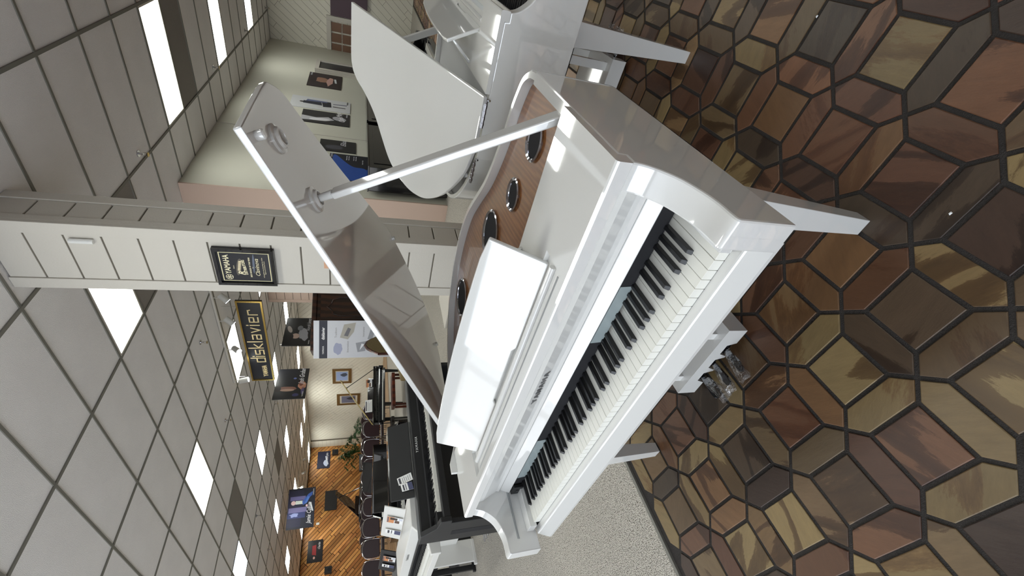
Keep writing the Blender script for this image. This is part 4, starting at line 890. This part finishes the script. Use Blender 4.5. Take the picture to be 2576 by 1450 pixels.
# palm, potted plants
def plant(label, loc, h_, n, seed, spread=.7, pot=True):
    rr = random.Random(seed); t = thing('potted_plant', label, 'plant', loc, 0)
    if pot: MB().cyl((0, 0, 0), (0, 0, .32), .16, .2, n=16).build('pot', pot_m, t)
    st = MB(); lf = MB()
    for i in range(n):
        a = rr.uniform(0, 2*PI); r = rr.uniform(.15, spread); top = Vector((math.cos(a)*r, math.sin(a)*r, h_*rr.uniform(.6, 1.0)))
        mid_ = Vector((math.cos(a)*r*.35, math.sin(a)*r*.35, top.z*.75)); b0 = Vector((0, 0, .3)); pts = [b0, mid_, top, top+Vector((math.cos(a)*.18, math.sin(a)*.18, -.18))]
        st.tube([tuple(p) for p in pts], .008, 5)
        for k in range(24):
            u = .30+.70*k/23; seg = min(2, int(u*3)); f = u*3-seg; c = pts[seg].lerp(pts[seg+1], min(1, f)); 
            for s in (-1, 1):
                d = Vector((math.cos(a+s*1.2), math.sin(a+s*1.2), rr.uniform(-.5, .2))).normalized(); L_ = rr.uniform(.14, .26); wv_ = Vector((-d.y, d.x, 0)).normalized()*.048
                lf.add([tuple(c), tuple(c+d*L_*.5+wv_), tuple(c+d*L_), tuple(c+d*L_*.5-wv_)], [(0, 1, 2, 3)])
    st.build('stem', leaf_m, t); stuff(lf.build('foliage', leaf_m, t)); return t
plant('tall green palm in the corner of the orange wood wall', (-20.2, 11.3, 0), 2.0, 22, 3, .95)
plant('smaller leafy plant against the white plank wall by the chairs', (-18.0, 11.2, 0), 1.35, 9, 5, .4)
mon = thing('monitor_speaker', 'grey sloping stage monitor behind the chairs', 'speaker', (-19.3, 10.2, 0), math.radians(80)); MB().prism([(0, 0), (.5, 0), (.42, .9), (.2, .95)], -.4, .4, lambda a, b_, c: (c, a, b_)).build('cabinet', satin, mon, bevel=.01); MB().prism([(-.012, .05), (-.002, .05), (.195, .93), (.185, .93)], -.36, .36, lambda a, b_, c: (c, a, b_)).build('grille', flat((70, 76, 84)), mon)
# burgundy stacking chairs
def chair():
    t = thing('stacking_chair', '', 'chair', (0, 0, 0), 0, 'burgundy chairs in rows facing the stage')
    MB().box(-.22, .22, -.21, .21, .41, .46).build('seat', burgundy, t, bevel=.015)
    bp_ = spline([(-.21, .52), (-.225, .72), (-.19, .90), (0, .965), (.19, .90), (.225, .72), (.21, .52)], 3)
    MB().prism(bp_, -.19, -.225, lambda a, b_, c: (a, c, b_)).build('backrest', burgundy, t, bevel=.01)
    MB().tube([(a, -.232, b_) for a, b_ in spline([(-.225, .52), (-.24, .72), (-.2, .915), (0, .98), (.2, .915), (.24, .72), (.225, .52)], 3)], .009, 6).build('back_frame', steel, t)
    for sx in (-1, 1):
        MB().cyl((sx*.21, -.20, .41), (sx*.23, -.25, 0), .011, n=7).build('leg', satin, t); MB().cyl((sx*.21, .19, .41), (sx*.23, .24, 0), .011, n=7).build('leg', satin, t)
    MB().box(-.2, .2, -.2, .2, .385, .41).build('seat_frame', satin, t)
    return t
c0 = chair(); first = True
ordn = ['nearest the palm', 'second from the palm', 'third from the palm', 'fourth from the palm', 'fifth from the palm', 'sixth from the palm', 'seventh from the palm', 'eighth from the palm', 'ninth from the palm', 'last toward the frame edge']
for row, (xa, ya, xb, yb, nch) in enumerate(((-10.7, 7.2, -12.7, 3.5, 9), (-12.6, 8.4, -14.6, 4.7, 9), (-14.5, 9.3, -16.4, 5.6, 9))):
    for i in range(nch):
        f = i/(nch-1); x, y = xa+(xb-xa)*f, ya+(yb-ya)*f
        o = c0 if first else c0.copy()
        if not first:
            C.objects.link(o)
            for ch in list(c0.children): c = ch.copy(); C.objects.link(c); c.parent = o
        first = False
        o.location = (x, y, 0); o.rotation_euler = (0, 0, math.radians(66)+random.uniform(-.06, .06))
        o['label'] = 'burgundy chair in the %s row, %s' % (('front', 'middle', 'rear')[row], ordn[i])
# black music stand and stool group near the far grand
def stool(label, loc, m=satin):
    t = thing('piano_bench', label, 'bench', loc, math.radians(69)); MB().box(-.38, .38, -.17, .17, .40, .47).build('seat', m, t, bevel=.012)
    for sx in (-1, 1):
        for sy in (-1, 1): MB().box(sx*.33-.022, sx*.33+.022, sy*.13-.022, sy*.13+.022, 0, .40).build('leg', m, t)
stool('black bench in front of the gold-lidded grand', (-7.7, 4.6, 0), black)
stool('dark wooden bench between the far grand and the banner', (-7.05, 5.3, 0), redwood)
ac = thing('armchair', 'antique settee with carved wooden back and gold tapestry by the banner', 'armchair', (-5.55, 5.0, 0), math.radians(-60))
MB().prism([(-.5, .45), (.5, .45), (.5, .85), (.35, .95), (.2, 1.02), (0, 1.06), (-.2, 1.02), (-.35, .95), (-.5, .85)], .22, .28, lambda a, b_, c: (a, c, b_)).build('backrest', fabric, ac, bevel=.01)
MB().tube([(-.5, .25, .45), (-.5, .25, .85), (-.35, .25, .96), (-.2, .25, 1.04), (0, .25, 1.08), (.2, .25, 1.04), (.35, .25, .96), (.5, .25, .85), (.5, .25, .45)], .025, 8).build('back_frame', redwood, ac)
MB().box(-.5, .5, -.3, .25, .32, .45).build('seat', fabric, ac, bevel=.03)
for sx in (-1, 1):
    for y in (-.27, .22): MB().cyl((sx*.46, y, 0), (sx*.46, y, .33), .02, .03, n=8).build('leg', redwood, ac)
flyer('white photo card on the music desk of the far gold-lidded grand', (-8.04, 6.30, .83), (.36, .93, 0), (-.3, .1, 1), .20, .15, 'photo')
flyer('open white booklet on the music desk of the far gold-lidded grand', (-8.22, 5.75, .83), (.36, .93, 0), (-.3, .1, 1), .30, .17, 'text')
# second display: black desk standing behind the near black digital piano
k5 = console('digital_piano', 'black stage keyboard with a wide dark music rest behind the black digital piano', (-4.3, 2.03, 0), math.radians(80), black, w_=1.36, zk=.70, ztop=.83, depth=.42)

for (x, y), lb in (((.978, .721), 'tiny white chip on the dark tile at the far upper part of the floor'), ((.707, .068), 'tiny white chip on a dark stone tile near the right front leg')):
    tag(MB().hexa([(x-.004, y-.002, 0), (x+.003, y-.003, 0), (x+.004, y+.002, 0), (x-.002, y+.003, 0)], [(x-.002, y-.001, .003), (x+.002, y-.001, .003), (x+.002, y+.001, .003), (x-.001, y+.001, .003)]).build('stone_chip', paper), lb, 'chip')
